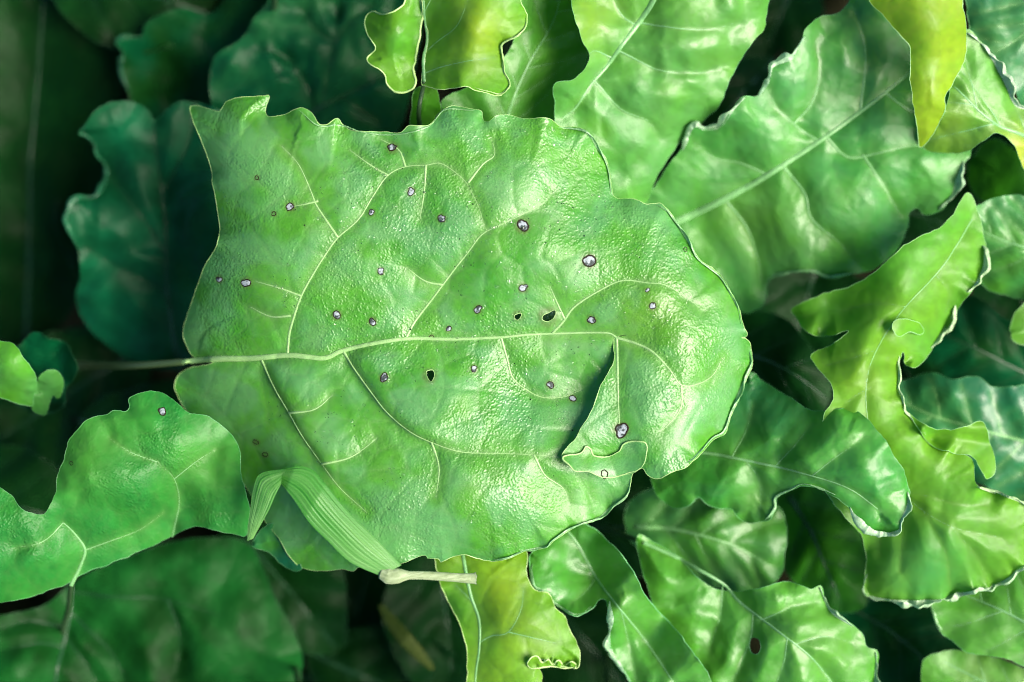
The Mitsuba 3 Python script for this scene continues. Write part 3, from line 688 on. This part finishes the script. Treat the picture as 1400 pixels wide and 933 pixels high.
Leaf('blue-green crinkled leaf at the right edge behind the twisted leaf',
     [(1215, 540), (1240, 522), (1275, 510), (1300, 520), (1332, 514), (1360, 530), (1420, 528), (1480, 560), (1480, 690), (1410, 690), (1360, 670), (1310, 650), (1250, 620)],
     [(1215, 540, -7.5), (1300, 515, -6.6), (1480, 560, -6.4), (1480, 690, -7), (1310, 650, -7), (1350, 590, -5.9)],
     [(1490, 640), (1420, 610), (1350, 590), (1280, 570), (1235, 550)], auto=(44, 58), col=BLUE2, col2=lin(.015, .17, .04), quilt=(4, 22), pucker=(8, 50), ruffle=(5, 40, 16), seed=27, stem=[(1560, 680, -14), (1600, 700, -33)])
Leaf('dark green leaf in the gap at the right edge above the crinkled leaf',
     [(1235, 480), (1262, 430), (1300, 400), (1340, 410), (1380, 440), (1430, 450), (1480, 500), (1460, 570), (1380, 560), (1300, 540), (1250, 520)],
     [(1235, 480, -10), (1300, 400, -8.8), (1470, 500, -9), (1380, 560, -10), (1330, 480, -8.2)],
     [(1480, 540), (1400, 510), (1330, 475), (1270, 450)], auto=(40, 50), col=DARK2, col2=BLUE, quilt=(6, 22), pucker=(5, 60), ruffle=(5, 50, 16), seed=28, mat='mat_shade', drop=1, stem=[(1560, 560, -18), (1600, 600, -33)])
Leaf('small lime green leaf tip leaning in from the right edge beside the dark green leaf',
     [(1382, 452), (1392, 425), (1420, 405), (1480, 400), (1480, 480), (1420, 475), (1390, 468)],
     [(1382, 452, -5.4), (1420, 405, -5), (1480, 440, -5.2), (1420, 475, -5.8)], None, col=YEL2, col2=GREEN2, grid=4, seed=29, mat='mat_young')
Leaf('mid green leaf at the right edge beside the top of the twisted leaf',
     [(1318, 300), (1345, 278), (1385, 268), (1440, 275), (1490, 300), (1490, 400), (1430, 412), (1375, 405), (1340, 385)],
     [(1318, 300, -5.4), (1385, 268, -5.4), (1490, 330, -5.2), (1430, 412, -6.8), (1345, 385, -6.8), (1400, 340, -5.1)],
     [(1495, 350), (1430, 345), (1375, 330), (1330, 310)], auto=(36, 50), col=GREEN2, col2=lin(.03, .2, .045), quilt=(5, 20), pucker=(4, 50), ruffle=(4, 50, 16), seed=30, stem=[(1560, 380, -12), (1600, 400, -33)])
Leaf('dim green leaf with a raised rib below the white-lit leaf at the right edge',
     [(1330, 215), (1355, 190), (1385, 205), (1430, 235), (1490, 240), (1490, 290), (1400, 290), (1345, 275), (1325, 250)],
     [(1330, 215, -9), (1385, 205, -8), (1490, 260, -7), (1340, 270, -9)], [(1490, 232), (1430, 255), (1380, 280), (1350, 292)], col=DARK2, col2=GREEN * .6, seed=31, mat='mat_shade', drop=1, rib=4, stem=[(1560, 200, -12), (1600, 180, -33)])

# ------------------------------------------------------------------ 5  leaves along the bottom right
Leaf('soft green leaf in shade below the tip of the spotted leaf',
     [(855, 700), (880, 672), (930, 662), (985, 680), (1020, 700), (1062, 690), (1075, 720), (1072, 760), (1066, 790), (1030, 812), (960, 800), (900, 770), (862, 740)],
     [(855, 700, -8.5), (930, 662, -7.6), (1062, 690, -6.6), (1066, 790, -6.2), (960, 800, -7.6), (980, 730, -6.2)],
     [(870, 720), (930, 725), (1000, 745), (1055, 775)], auto=(40, 50), col=GREEN, col2=lin(.03, .17, .03), quilt=(5, 24), pucker=(5, 55), ruffle=(4, 44, 16), seed=32, stem=[(800, 720, -14), (760, 700, -33)])
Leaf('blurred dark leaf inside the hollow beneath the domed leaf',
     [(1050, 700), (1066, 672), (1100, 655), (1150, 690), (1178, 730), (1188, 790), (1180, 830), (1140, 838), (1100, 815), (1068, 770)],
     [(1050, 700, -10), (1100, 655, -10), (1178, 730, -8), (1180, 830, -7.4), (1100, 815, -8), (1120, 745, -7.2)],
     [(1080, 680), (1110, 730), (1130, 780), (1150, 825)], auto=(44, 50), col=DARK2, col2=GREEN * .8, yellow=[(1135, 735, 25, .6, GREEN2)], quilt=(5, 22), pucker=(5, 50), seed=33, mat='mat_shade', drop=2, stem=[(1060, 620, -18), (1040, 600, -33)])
holed = Leaf('light green leaf with one dark hole and a bright patch at the bottom right',
     [(870, 735), (895, 742), (925, 762), (965, 798), (1004, 812), (1034, 802), (1077, 796), (1107, 804), (1121, 800), (1131, 822), (1141, 839), (1167, 855), (1181, 869), (1185, 885), (1198, 890), (1199, 912), (1192, 950), (1160, 1010), (1040, 1040), (960, 1000), (925, 900), (890, 820)],
     [(870, 735, -5.4), (965, 798, -3.8), (1034, 802, -3.2), (1121, 802, -3.0), (1185, 885, -3.6), (1195, 930, -4.2), (1160, 1010, -4.2), (1000, 1020, -4.4), (925, 900, -4.8), (1040, 880, -2.9), (1110, 870, -2.2), (1012, 830, -3.6)],
     [(880, 742), (934, 768), (990, 800), (1012, 824), (1060, 860), (1110, 900), (1150, 950)], [[(990, 800), (985, 840), (970, 890)], [(1030, 840), (1025, 880), (1000, 940)], [(1040, 848), (1080, 830), (1115, 825)], [(1085, 880), (1130, 870), (1165, 880)], [(1075, 872), (1070, 910), (1050, 960)]],
     col=lin(.060, .27, .014), col2=lin(.05, .25, .012), yellow=[(1140, 880, 60, .5, YEL2), (990, 850, 50, .5, GREEN)], quilt=(6, 24), pucker=(7, 55), ruffle=(6, 40, 16), grid=3.5, holes=[[(1026, 876), (1030, 872), (1037, 874), (1039, 884), (1036, 893), (1029, 894), (1025, 886)]], seed=34, rib=2.4,
     stem=[(820, 720, -12), (780, 700, -33)])
narrow = Leaf('narrow twisted leaf with dark shaded hollows and a white left edge at the bottom',
     [(727, 757), (745, 738), (767, 722), (800, 715), (844, 752), (867, 782), (887, 822), (930, 869), (975, 935), (1000, 1000), (940, 1030), (890, 990), (862, 935), (850, 915), (838, 899), (832, 875), (834, 849), (829, 824), (820, 820), (810, 830), (794, 840), (777, 837), (757, 825), (740, 808), (729, 800), (725, 780)],
     [(727, 757, -3.6), (767, 722, -4.2), (844, 752, -3.2), (887, 822, -2.8), (930, 869, -3.0), (1000, 1000, -4.2), (890, 990, -4.0), (838, 890, -3.4), (829, 822, -2.9), (780, 835, -3.0), (805, 785, -4.6), (850, 830, -2.0), (895, 870, -4.4), (740, 800, -3.2), (930, 940, -3.0)],
     [(770, 720), (790, 745), (815, 790), (845, 830), (885, 880), (925, 940), (960, 1000)], [[(815, 790), (800, 810), (780, 825)], [(850, 838), (860, 880), (870, 930)]],
     col=lin(.032, .22, .016), col2=lin(.05, .25, .016), yellow=[(845, 815, 30, .4, YEL2), (940, 900, 40, .4, YEL2)], quilt=(4, 18), pucker=(6, 40), ruffle=(5, 34, 12), grid=3, seed=35, rib=1.8, margin=0.8, stem=[(750, 660, -10), (740, 640, -33)])
corner = Leaf('pale green leaf at the bottom right corner below the twisted leaf',
     [(1262, 800), (1270, 830), (1278, 852), (1287, 864), (1301, 876), (1322, 892), (1355, 897), (1384, 904), (1440, 925), (1500, 930), (1500, 800), (1400, 770), (1320, 780)],
     [(1262, 800, -5.4), (1290, 866, -4.8), (1384, 904, -4.2), (1500, 930, -4), (1500, 800, -4.2), (1320, 780, -5.8), (1370, 840, -3.9)],
     [(1500, 890), (1430, 865), (1370, 835), (1310, 810)], auto=(46, 50), col=lin(.05, .25, .014), col2=GREEN2, quilt=(3, 26), pucker=(3, 60), ruffle=(4, 46, 16), seed=36, stem=[(1560, 920, -12), (1600, 960, -33)])
Leaf('shaded deep green leaf with a pale midrib below the hole in the bottom right corner',
     [(1120, 840), (1150, 815), (1200, 812), (1260, 825), (1300, 870), (1340, 905), (1330, 960), (1290, 1030), (1210, 1030), (1170, 960), (1140, 900)],
     [(1120, 840, -9), (1200, 812, -8.4), (1340, 905, -7.6), (1290, 1030, -8), (1170, 960, -9), (1240, 890, -7.6)],
     [(1160, 830), (1215, 862), (1265, 905), (1300, 960)], auto=(40, 50), col=DARK2, col2=BLUE, quilt=(5, 22), pucker=(5, 55), ruffle=(4, 50, 16), seed=37, mat='mat_shade', drop=2, rib=2.6, stem=[(1110, 800, -16), (1080, 760, -33)])
Leaf('lit green leaf, lowest in the bottom right corner under the pale leaf',
     [(1262, 902), (1300, 890), (1350, 897), (1420, 920), (1500, 950), (1500, 1040), (1380, 1040), (1300, 1000), (1265, 950)],
     [(1262, 902, -6.2), (1350, 897, -6), (1500, 950, -5.6), (1500, 1040, -5.6), (1300, 1000, -6.4), (1380, 960, -5.4)],
     [(1500, 1010), (1420, 970), (1350, 935), (1290, 905)], auto=(46, 50), col=GREEN2, col2=YEL2, seed=38, stem=[(1560, 1040, -14), (1600, 1060, -33)])
Leaf('yellow-green toothed leaf standing below the straw end at the bottom centre',
     [(598, 755), (603, 800), (614, 825), (627, 852), (635, 875), (639, 899), (637, 940), (640, 1000), (700, 1030), (745, 1000), (743, 938), (739, 920), (730, 908), (736, 903), (752, 905), (765, 910), (779, 911), (791, 911), (790, 880), (779, 859), (774, 844), (760, 832), (755, 821), (747, 811), (734, 809), (725, 799), (720, 782), (719, 765), (714, 745), (660, 735)],
     [(598, 755, -3.4), (627, 852, -3.0), (637, 940, -3.0), (655, 849, -2.9), (650, 930, -3.0), (745, 1000, -3.0), (791, 911, -2.6), (760, 832, -2.5), (719, 770, -2.8), (700, 850, -1.9), (660, 735, -3.2), (720, 920, -2.2)],
     [(630, 745), (643, 812), (655, 849), (655, 889), (650, 930), (650, 1010)], [[(655, 879), (672, 870), (695, 865), (712, 835), (716, 805)], [(695, 865), (725, 872), (760, 880)], [(650, 830), (638, 815), (622, 800)]],
     col=lin(.13, .36, .014), col2=lin(.18, .39, .014), yellow=[(690, 810, 40, .3, GOLD), (620, 830, 35, .8, GREEN2), (740, 840, 30, .4, YEL2)], quilt=(2.2, 22), pucker=(1.6, 50), ruffle=(3.5, 26, 10), jag=2.2, grid=3, seed=39, bright_rim=True, mat='mat_young', rib=2.2, margin=0.8,
     sheets=[([(720, 905), (728, 898), (736, 899), (742, 908), (750, 901), (756, 910), (764, 904), (772, 911), (782, 905), (788, 912), (770, 914), (750, 912), (735, 914), (724, 914)], lambda x, y: 0.001 + 0.004 * sst(914, 900, y))],
     stem=[(620, 700, -8), (600, 640, -33)])

# ------------------------------------------------------------------ 6  leaves at the lower left
low = Leaf('green arching leaf with smooth lobes reaching in from the left edge, lower left',
     [(-90, 630), (-40, 650), (0, 666), (12, 675), (27, 689), (40, 699), (60, 702), (70, 693), (77, 669), (78, 651), (87, 630), (92, 612), (97, 598), (123, 572), (147, 566), (157, 561), (173, 563), (178, 556), (176, 546), (187, 539), (210, 534), (233, 543), (257, 563), (283, 569), (310, 588), (323, 601), (331, 622), (332, 645), (340, 675), (343, 692), (341, 715), (336, 732),
      (310, 728), (280, 720), (262, 720), (240, 732), (210, 746), (167, 764), (117, 783), (90, 799), (33, 818), (0, 824), (-60, 835), (-110, 780)],
     [(-90, 630, -1.6), (0, 666, -0.8), (60, 702, -0.9), (78, 650, -0.7), (123, 572, -0.9), (210, 534, -1.1), (283, 569, -1.0), (331, 630, -1.4), (340, 715, -2.8), (262, 720, -3.2), (167, 764, -3.2), (90, 797, -3.2), (-60, 835, -3.2), (250, 640, -0.9), (170, 660, -0.2), (50, 760, -1.0), (250, 690, -3.0), (110, 740, -2.2), (205, 690, -1.6), (228, 715, -3.6), (-60, 740, -0.6)],
     [(98, 800), (112, 770), (117, 750), (100, 728), (86, 715)], [[(235, 735), (245, 690), (238, 655), (215, 632)], [(117, 752), (150, 740), (190, 725), (225, 700)], [(86, 715), (60, 740), (20, 750)], [(215, 632), (180, 620), (150, 600)], [(238, 655), (270, 630), (295, 615)]],
     col=lin(.013, .17, .022), col2=lin(.026, .21, .024), yellow=[(110, 620, 60, .3, YEL2), (290, 640, 50, .3, YEL2)], quilt=(4.5, 24), pucker=(4.5, 46), ruffle=(3, 50, 16), grid=3.5, net=34, seed=40, mat='mat_soft', rib=2.6,
     stem=[(94, 830, -6), (88, 880, -14), (120, 960, -33)])
low.spot(223, 563, 5, 60)
low.spot(100, 633, 2.4, 61, 0, False)
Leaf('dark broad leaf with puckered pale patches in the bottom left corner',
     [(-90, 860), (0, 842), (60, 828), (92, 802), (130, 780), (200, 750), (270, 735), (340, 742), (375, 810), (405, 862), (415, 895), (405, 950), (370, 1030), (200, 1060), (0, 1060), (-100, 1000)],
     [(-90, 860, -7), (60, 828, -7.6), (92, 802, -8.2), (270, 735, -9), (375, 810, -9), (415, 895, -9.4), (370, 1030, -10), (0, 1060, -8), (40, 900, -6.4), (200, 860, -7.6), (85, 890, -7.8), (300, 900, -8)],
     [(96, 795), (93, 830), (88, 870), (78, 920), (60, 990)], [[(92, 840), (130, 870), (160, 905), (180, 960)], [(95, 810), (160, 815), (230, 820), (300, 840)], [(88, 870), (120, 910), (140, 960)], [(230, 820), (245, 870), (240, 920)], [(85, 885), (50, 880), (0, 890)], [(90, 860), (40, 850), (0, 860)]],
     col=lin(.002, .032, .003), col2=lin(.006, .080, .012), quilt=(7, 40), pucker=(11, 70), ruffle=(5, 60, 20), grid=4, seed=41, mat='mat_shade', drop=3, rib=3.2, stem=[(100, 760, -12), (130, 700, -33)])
Leaf('small pale leaf tip at the left edge, bright against the dark',
     [(-70, 452), (-20, 460), (0, 467), (16, 470), (30, 487), (45, 512), (48, 530), (45, 545), (43, 556), (30, 553), (0, 545), (-40, 530), (-80, 520)],
     [(-70, 452, -2.0), (0, 467, -1.4), (48, 528, -2.6), (0, 545, -3.0), (-80, 520, -2.0), (15, 505, -1.2)],
     None, col=lin(.05, .21, .04), col2=GREEN2, pucker=(2, 40), ruffle=(2, 40, 12), grid=3, seed=42, mat='mat_soft',
     sheets=[([(45, 530), (46, 545), (43, 557), (50, 566), (62, 567), (66, 552), (71, 541), (78, 546), (84, 530), (80, 512), (68, 505), (55, 512)], lambda x, y: -0.016 + 0 * x)])
Leaf('dark curled leaf with two pale edge flecks beside the small leaf tip at the left',
     [(20, 480), (45, 455), (70, 462), (86, 468), (98, 482), (106, 500), (98, 520), (86, 532), (88, 552), (78, 560), (60, 566), (30, 560), (0, 520)],
     [(20, 480, -6), (75, 462, -5), (104, 495, -4.6), (86, 550, -5), (50, 566, -6), (0, 520, -7), (60, 510, -6.2)],
     None, col=DARK, col2=BLUE, pucker=(6, 36), ruffle=(9, 30, 12), grid=3.5, seed=43, mat='mat_shade', drop=2, stem=None)
Leaf('small rolled leaf lobe under the fold of the dry grass blade',
     [(343, 745), (352, 728), (366, 718), (382, 718), (396, 728), (402, 745), (408, 765), (413, 779), (400, 781), (384, 772), (366, 756), (352, 752)],
     [(343, 745, -3.4), (370, 718, -2.4), (398, 735, -2.4), (410, 778, -3.0), (370, 756, -3.6)], None, col=GREEN, col2=BLUE2, pucker=(2, 30), ruffle=(3, 30, 10), grid=3, seed=44)

# margins that roll up and show the pale underside
main.lip([(1028, 480), (1029, 498), (1021, 518), (1013, 538), (1006, 554), (998, 574), (990, 592), (976, 600), (963, 613), (946, 629), (930, 640)], 4.2, 1)
main.lip([(900, 278), (917, 290), (930, 308), (944, 332), (957, 354), (984, 374), (1000, 400), (1011, 421), (1016, 444)], 3.4)
main.lip([(864, 655), (857, 679), (837, 694), (820, 709), (787, 720), (757, 739), (747, 749), (717, 755), (697, 763), (674, 769)], 4.0)
main.lip([(764, 171), (800, 179), (817, 200), (830, 220), (835, 240), (838, 265)], 3.0)
main.lip([(410, 149), (437, 171), (467, 170), (500, 180), (547, 182), (584, 172), (607, 148), (649, 149)], 2.0)
twisted.lip([(1400, 772), (1381, 790), (1354, 805), (1334, 806), (1301, 819), (1267, 823), (1221, 823), (1194, 819), (1182, 808), (1187, 785)], 9, tint=(.46, .58, .46))
twisted.lip([(1345, 335), (1347, 344), (1344, 371), (1331, 391), (1322, 402)], 8, tint=(.5, .6, .45))
twisted.lip([(1312, 418), (1304, 441), (1287, 464), (1274, 478)], 8, tint=(.5, .6, .45))
twisted.lip([(1231, 486), (1230, 524), (1237, 556), (1250, 571), (1262, 592), (1290, 613)], 5, tint=(.5, .6, .45))
twisted.lip([(1331, 662), (1351, 670), (1394, 685), (1440, 712)], 6, tint=(.5, .6, .4))
domed.lip([(1244, 672), (1243, 689), (1232, 712), (1229, 725), (1217, 731), (1201, 731), (1184, 725), (1171, 712), (1161, 695)], 8, tint=(.46, .58, .44))
domed.lip([(1141, 679), (1121, 669), (1097, 664), (1077, 672), (1062, 682), (1061, 695), (1047, 712)], 3.5)
narrow.lip([(832, 822), (834, 849), (832, 875), (838, 899), (850, 915), (862, 935), (880, 970)], 12, tint=(.40, .55, .40))
narrow.lip([(726, 770), (725, 780), (729, 800), (740, 808), (757, 825), (777, 837), (794, 840), (810, 830)], 6)
pale.lip([(1097, 50), (1085, 72), (1079, 82), (1056, 90), (1050, 107), (1036, 130)], 8, tint=(.40, .55, .42))
pale.lip([(1017, 131), (1001, 150), (984, 172), (964, 175), (947, 170), (937, 187), (931, 205)], 8, tint=(.44, .56, .44))
pale.lip([(1284, 289), (1301, 268), (1305, 250), (1317, 222)], 8, tint=(.44, .56, .44))
pale.lip([(1046, 408), (1051, 383), (1074, 374), (1107, 373), (1134, 381), (1174, 374)], 4)
folded.lip([(722, 20), (719, 40), (707, 52), (687, 60), (687, 72), (690, 97), (697, 110), (697, 120), (684, 130), (667, 127), (647, 122)], 3.2, tint=(.44, .55, .28))
holed.lip([(1121, 801), (1131, 822), (1141, 839), (1167, 855)], 6, tint=(.4, .55, .4))
holed.lip([(1198, 890), (1199, 912), (1192, 950), (1170, 990)], 7, tint=(.4, .55, .4))
white_lit.lip([(1322, 44), (1345, 62), (1370, 100), (1388, 140), (1410, 148)], 8, tint=(.5, .6, .5))
corner.lip([(1262, 805), (1270, 830), (1278, 852), (1287, 864)], 6)
ruffled.lip([(123, 170), (109, 183), (118, 188), (128, 197), (134, 213), (145, 230), (146, 248), (137, 267), (110, 271), (97, 283), (92, 302), (100, 325), (110, 348)], 6.5, tint=(.03, .16, .07))
puckered.lip([(197, 52), (173, 53), (162, 62), (169, 75), (164, 97), (175, 128)], 6.5, tint=(.03, .16, .07))

# ------------------------------------------------------------------ 7  added dark gap leaves and an added ring of unseen leaves
DEEP = 'dark leaves added to shade the gaps under the canopy'


def ovate(cx, cy, L, W, ang, z, tilt, label, col, col2, seed, group=None, rib=2.6):
    t = np.linspace(0, 1, 15)
    w = W * np.sin(np.pi * t ** 0.85) ** 0.75 * (1 + 0.15 * f1(t * 6, seed, 2))
    up = np.c_[(t - .5) * L, w][1:-1]
    dn = np.c_[(t - .5) * L, -w * (1 + 0.2 * f1(t * 5, seed + 2, 2))][1:-1][::-1]
    loc = np.vstack([[(-.5 * L, 0)], up, [(.5 * L, 0)], dn])
    c, s = math.cos(ang), math.sin(ang)
    R = np.array([[c, s], [-s, c]])
    tr = lambda q: np.asarray(q, float) @ R + [cx, cy]
    o = tr(loc)
    ct = []
    for u, v in [(-.5, 0), (-.2, .8), (-.2, -.8), (.2, .8), (.2, -.8), (.5, 0), (0, 0), (.25, 0)]:
        x, y = tr([(u * L, v * W)])[0]
        ct.append((x, y, z + tilt * u - 1.6 * (2 * u) ** 2 * (u > 0) + 1.2 * abs(v) - 0.6))
    mid = tr([(-.5 * L, 0), (-.2 * L, .02 * W), (.1 * L, -.02 * W), (.46 * L, 0)])
    b = tr([(-.62 * L, 0), (-.8 * L, 0)])
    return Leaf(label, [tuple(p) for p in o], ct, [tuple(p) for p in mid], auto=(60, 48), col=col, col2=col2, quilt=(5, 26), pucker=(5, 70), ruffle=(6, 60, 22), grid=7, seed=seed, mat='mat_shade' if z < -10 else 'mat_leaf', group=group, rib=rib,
                stem=[(b[0][0], b[0][1], z - 7), (b[1][0], b[1][1], -33)])


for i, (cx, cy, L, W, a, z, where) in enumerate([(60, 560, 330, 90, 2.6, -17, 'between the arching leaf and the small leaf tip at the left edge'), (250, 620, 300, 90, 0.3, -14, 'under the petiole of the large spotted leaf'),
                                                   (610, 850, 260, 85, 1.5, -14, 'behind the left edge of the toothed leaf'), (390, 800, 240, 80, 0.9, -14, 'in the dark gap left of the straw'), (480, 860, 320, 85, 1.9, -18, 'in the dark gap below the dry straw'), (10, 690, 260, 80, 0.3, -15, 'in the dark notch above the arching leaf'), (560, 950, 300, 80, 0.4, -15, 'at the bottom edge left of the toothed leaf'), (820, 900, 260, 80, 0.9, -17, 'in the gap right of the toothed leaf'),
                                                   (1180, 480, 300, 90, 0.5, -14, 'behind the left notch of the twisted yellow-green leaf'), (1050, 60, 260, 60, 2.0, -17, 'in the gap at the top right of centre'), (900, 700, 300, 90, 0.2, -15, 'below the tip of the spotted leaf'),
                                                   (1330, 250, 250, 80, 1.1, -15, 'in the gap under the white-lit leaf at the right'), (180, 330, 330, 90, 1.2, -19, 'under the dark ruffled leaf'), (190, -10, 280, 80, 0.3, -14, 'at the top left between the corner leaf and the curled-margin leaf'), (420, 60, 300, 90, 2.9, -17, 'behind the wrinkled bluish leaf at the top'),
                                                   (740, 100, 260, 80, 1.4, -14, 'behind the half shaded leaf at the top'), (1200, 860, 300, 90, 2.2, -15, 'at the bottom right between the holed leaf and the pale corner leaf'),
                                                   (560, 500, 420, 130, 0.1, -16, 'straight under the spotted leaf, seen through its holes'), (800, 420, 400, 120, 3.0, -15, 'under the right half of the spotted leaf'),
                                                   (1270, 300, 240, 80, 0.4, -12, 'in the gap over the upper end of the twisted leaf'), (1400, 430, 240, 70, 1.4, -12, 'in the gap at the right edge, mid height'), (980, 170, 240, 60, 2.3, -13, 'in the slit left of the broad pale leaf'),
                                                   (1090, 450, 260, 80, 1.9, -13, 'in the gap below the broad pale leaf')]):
    ovate(cx, cy, L, W, a, z, 1.5, 'added dark leaf ' + where, DARK * .8, DARK2 * .8, 100 + i, DEEP)  # near-black colour stands in for deep shade in the gaps
RING = 'unseen beet leaves added around the view to block sky light'
RIM = ['left edge, highest', 'left edge, middle', 'left edge, below the middle', 'bottom left corner', 'top edge, far left', 'top edge, left of centre', 'top edge, centre', 'top edge, right of centre', 'top right corner', 'right edge, highest', 'right edge, middle', 'right edge, lowest', 'bottom right corner', 'bottom edge, right of centre', 'bottom edge, centre', 'bottom edge, left of centre', 'bottom edge, far left']
for i, (cx, cy, L, W, a, z) in enumerate([(-270, 60, 560, 170, 0.4, 11), (-310, 330, 560, 170, 0.1, 12), (-310, 640, 520, 150, -0.2, 9), (-260, 950, 560, 160, -0.5, 0), (100, -330, 520, 170, -1.2, 9), (400, -350, 520, 170, -1.5, 8), (760, -360, 520, 150, -1.6, -2), (1130, -330, 520, 150, -1.9, -2), (1500, -260, 520, 150, -2.4, -2),
                                            (1760, 120, 560, 150, 3.0, -4), (1780, 420, 560, 150, 3.1, -5), (1780, 760, 560, 150, 3.3, -4), (1560, 1180, 520, 150, 2.3, -3), (1180, 1260, 520, 150, 1.8, -3), (820, 1260, 520, 150, 1.6, -3), (460, 1240, 520, 150, 1.4, -3), (100, 1240, 520, 150, 1.1, -2)]):
    ovate(cx, cy, L, W, a, z, 1.0, 'light-blocking beet leaf added just outside the view, ' + RIM[i], GREEN, GREEN2, 200 + i, RING)  # added ring keeps sky light off from the sides, raised at the left

# ------------------------------------------------------------------ 8  folded dry grass blade with straw, and small dry bits
grass = numbered('grass_blade')
labels[grass] = {'label': 'folded grey-green grass blade with a pale broken straw stub, lying on the spotted leaf', 'category': 'grass blade'}


def ribbon(name, left, right, zl, bsdf, c0, c1, crown=0.0012, n=110, m=44, seed=0):
    l, r = resample(cat(left, 8, False), 1, False), resample(cat(right, 8, False), 1, False)
    tt = np.linspace(0, 1, n)
    pick = lambda a: np.stack([np.interp(tt, np.linspace(0, 1, len(a)), a[:, k]) for k in range(2)], 1)
    l, r = pick(l), pick(r)
    z = np.interp(tt, np.linspace(0, 1, len(zl)), zl) * .01
    w = np.linspace(0, 1, m)
    q = l[:, None] * (1 - w)[None, :, None] + r[:, None] * w[None, :, None]
    zz = z[:, None] + crown * np.sin(np.pi * w)[None] + 0.00012 * np.cos(w * 60)[None]
    v = world(q[..., 0], q[..., 1], zz).reshape(-1, 3)
    i = np.arange(n * m).reshape(n, m)
    f = np.stack([i[:-1, :-1], i[1:, :-1], i[1:, 1:], i[:-1, 1:]], -1).reshape(-1, 4)
    uv = np.stack([np.tile(w, (n, 1)), np.tile(tt[:, None], (1, m))], -1).reshape(-1, 2)
    g = (0.42 + 1.5 * (f2(uv[:, 0] * 9, uv[:, 1] * 1.2, seed, 3) + 0.7 * meshkit.noise(np.stack([uv[:, 0] * 30 + 3 * f2(uv[:, 0] * 3, uv[:, 1] * 2, 5), uv[:, 1] * 2, 0 * uv[:, 0]], -1), 6) - 0.35) + 0.9 * sst(.45, .95, uv[:, 1]))[:, None].clip(0, 1.8)
    put(name, (v, f), bsdf, grass, True, uv=uv, color=np.clip(c0 * (1 - g) + c1 * g, 0.01, .9))


ribbon('blade', [(353, 649), (380, 644), (410, 638), (428, 643), (443, 659), (474, 697), (513, 736), (549, 773)], [(355, 651), (368, 652), (379, 656), (402, 684), (423, 715), (449, 741), (479, 769), (520, 788)], [0.1, 0.9, 1.1, 1.0, 0.9, 0.75], 'mat_grass', lin(.035, .21, .02), lin(.11, .31, .07), seed=3)
ribbon('blade', [(392, 641), (358, 647), (348, 662), (342, 697), (339, 718), (338, 740)], [(384, 655), (384, 662), (377, 676), (368, 697), (357, 717), (346, 737)], [1.05, 0.95, 0.7, 0.3, -0.2, -0.9], 'mat_grass', lin(.035, .19, .02), lin(.14, .34, .09), seed=4)
p = cat([(520, 783), (535, 788), (552, 787), (580, 787), (610, 789), (640, 791), (651, 791)], 8, False)
z = np.interp(p[:, 0], [520, 540, 600, 651], [.7, .75, .5, .2]) * .01
pts = world(p[:, 0], p[:, 1], z)
rad = np.interp(p[:, 0], [520, 530, 545, 553, 560, 630, 645, 651], [8, 11.5, 10.5, 7.5, 5.6, 6.2, 7.2, 8.2]) * S
v, f = tube(pts, rad * (1 + 0.10 * f1(np.arange(len(p)) / 2.5, 4)), [0, 0, 1.0], 28, 0.75)
v[-30:-2] += np.c_[0.0016 * f1(np.arange(28) * 0.7, 9), 0.0006 * f1(np.arange(28) * 0.9, 3), 0 * np.arange(28)]
v[-1, 0] -= 0.0025
k = np.clip(0.5 + 1.6 * f2(v[:, 0] * 160, (v[:, 1] + v[:, 2]) * 3200, 6), 0, 1)[:, None]
put('straw_stub', (v, f), 'mat_straw', grass, 40)
scene[grass + '__straw_stub'] = mikit.ply((v, f), 'mat_straw', True, color=np.clip(lin(.10, .15, .05) * (1 - k) + lin(.30, .37, .22) * k, 0, .9))


def dry(label, cat_, base, line, z, width, c0, c1, seed):
    key = numbered(base)
    l = resample(cat(line, 8, False), 4, False)
    n = len(l)
    zz = np.interp(np.linspace(0, 1, n), np.linspace(0, 1, len(z)), z) * .01
    pts = world(l[:, 0], l[:, 1], zz)
    w = width * S * np.sin(np.pi * np.linspace(0.06, 0.97, n)) ** 0.6
    v, f = tube(pts, w, [0, 0, 1.0], 10, 0.22)
    g = (0.5 + f2(v[:, 0] * 400, v[:, 1] * 400, seed))[:, None]
    scene[key] = mikit.ply((v, f), 'mat_straw', True, color=np.clip(c0 * (1 - g) + c1 * g, 0.005, .9))
    labels[key] = {'label': label, 'category': cat_}


dry('yellowed withered leaf strip deep in the dark gap left of the bottom centre leaf', 'dead leaf', 'withered_strip', [(520, 828), (535, 850), (556, 876), (580, 902), (592, 915)], [-12, -11, -12], 11, lin(.02, .045, .006), lin(.07, .09, .010), 4)
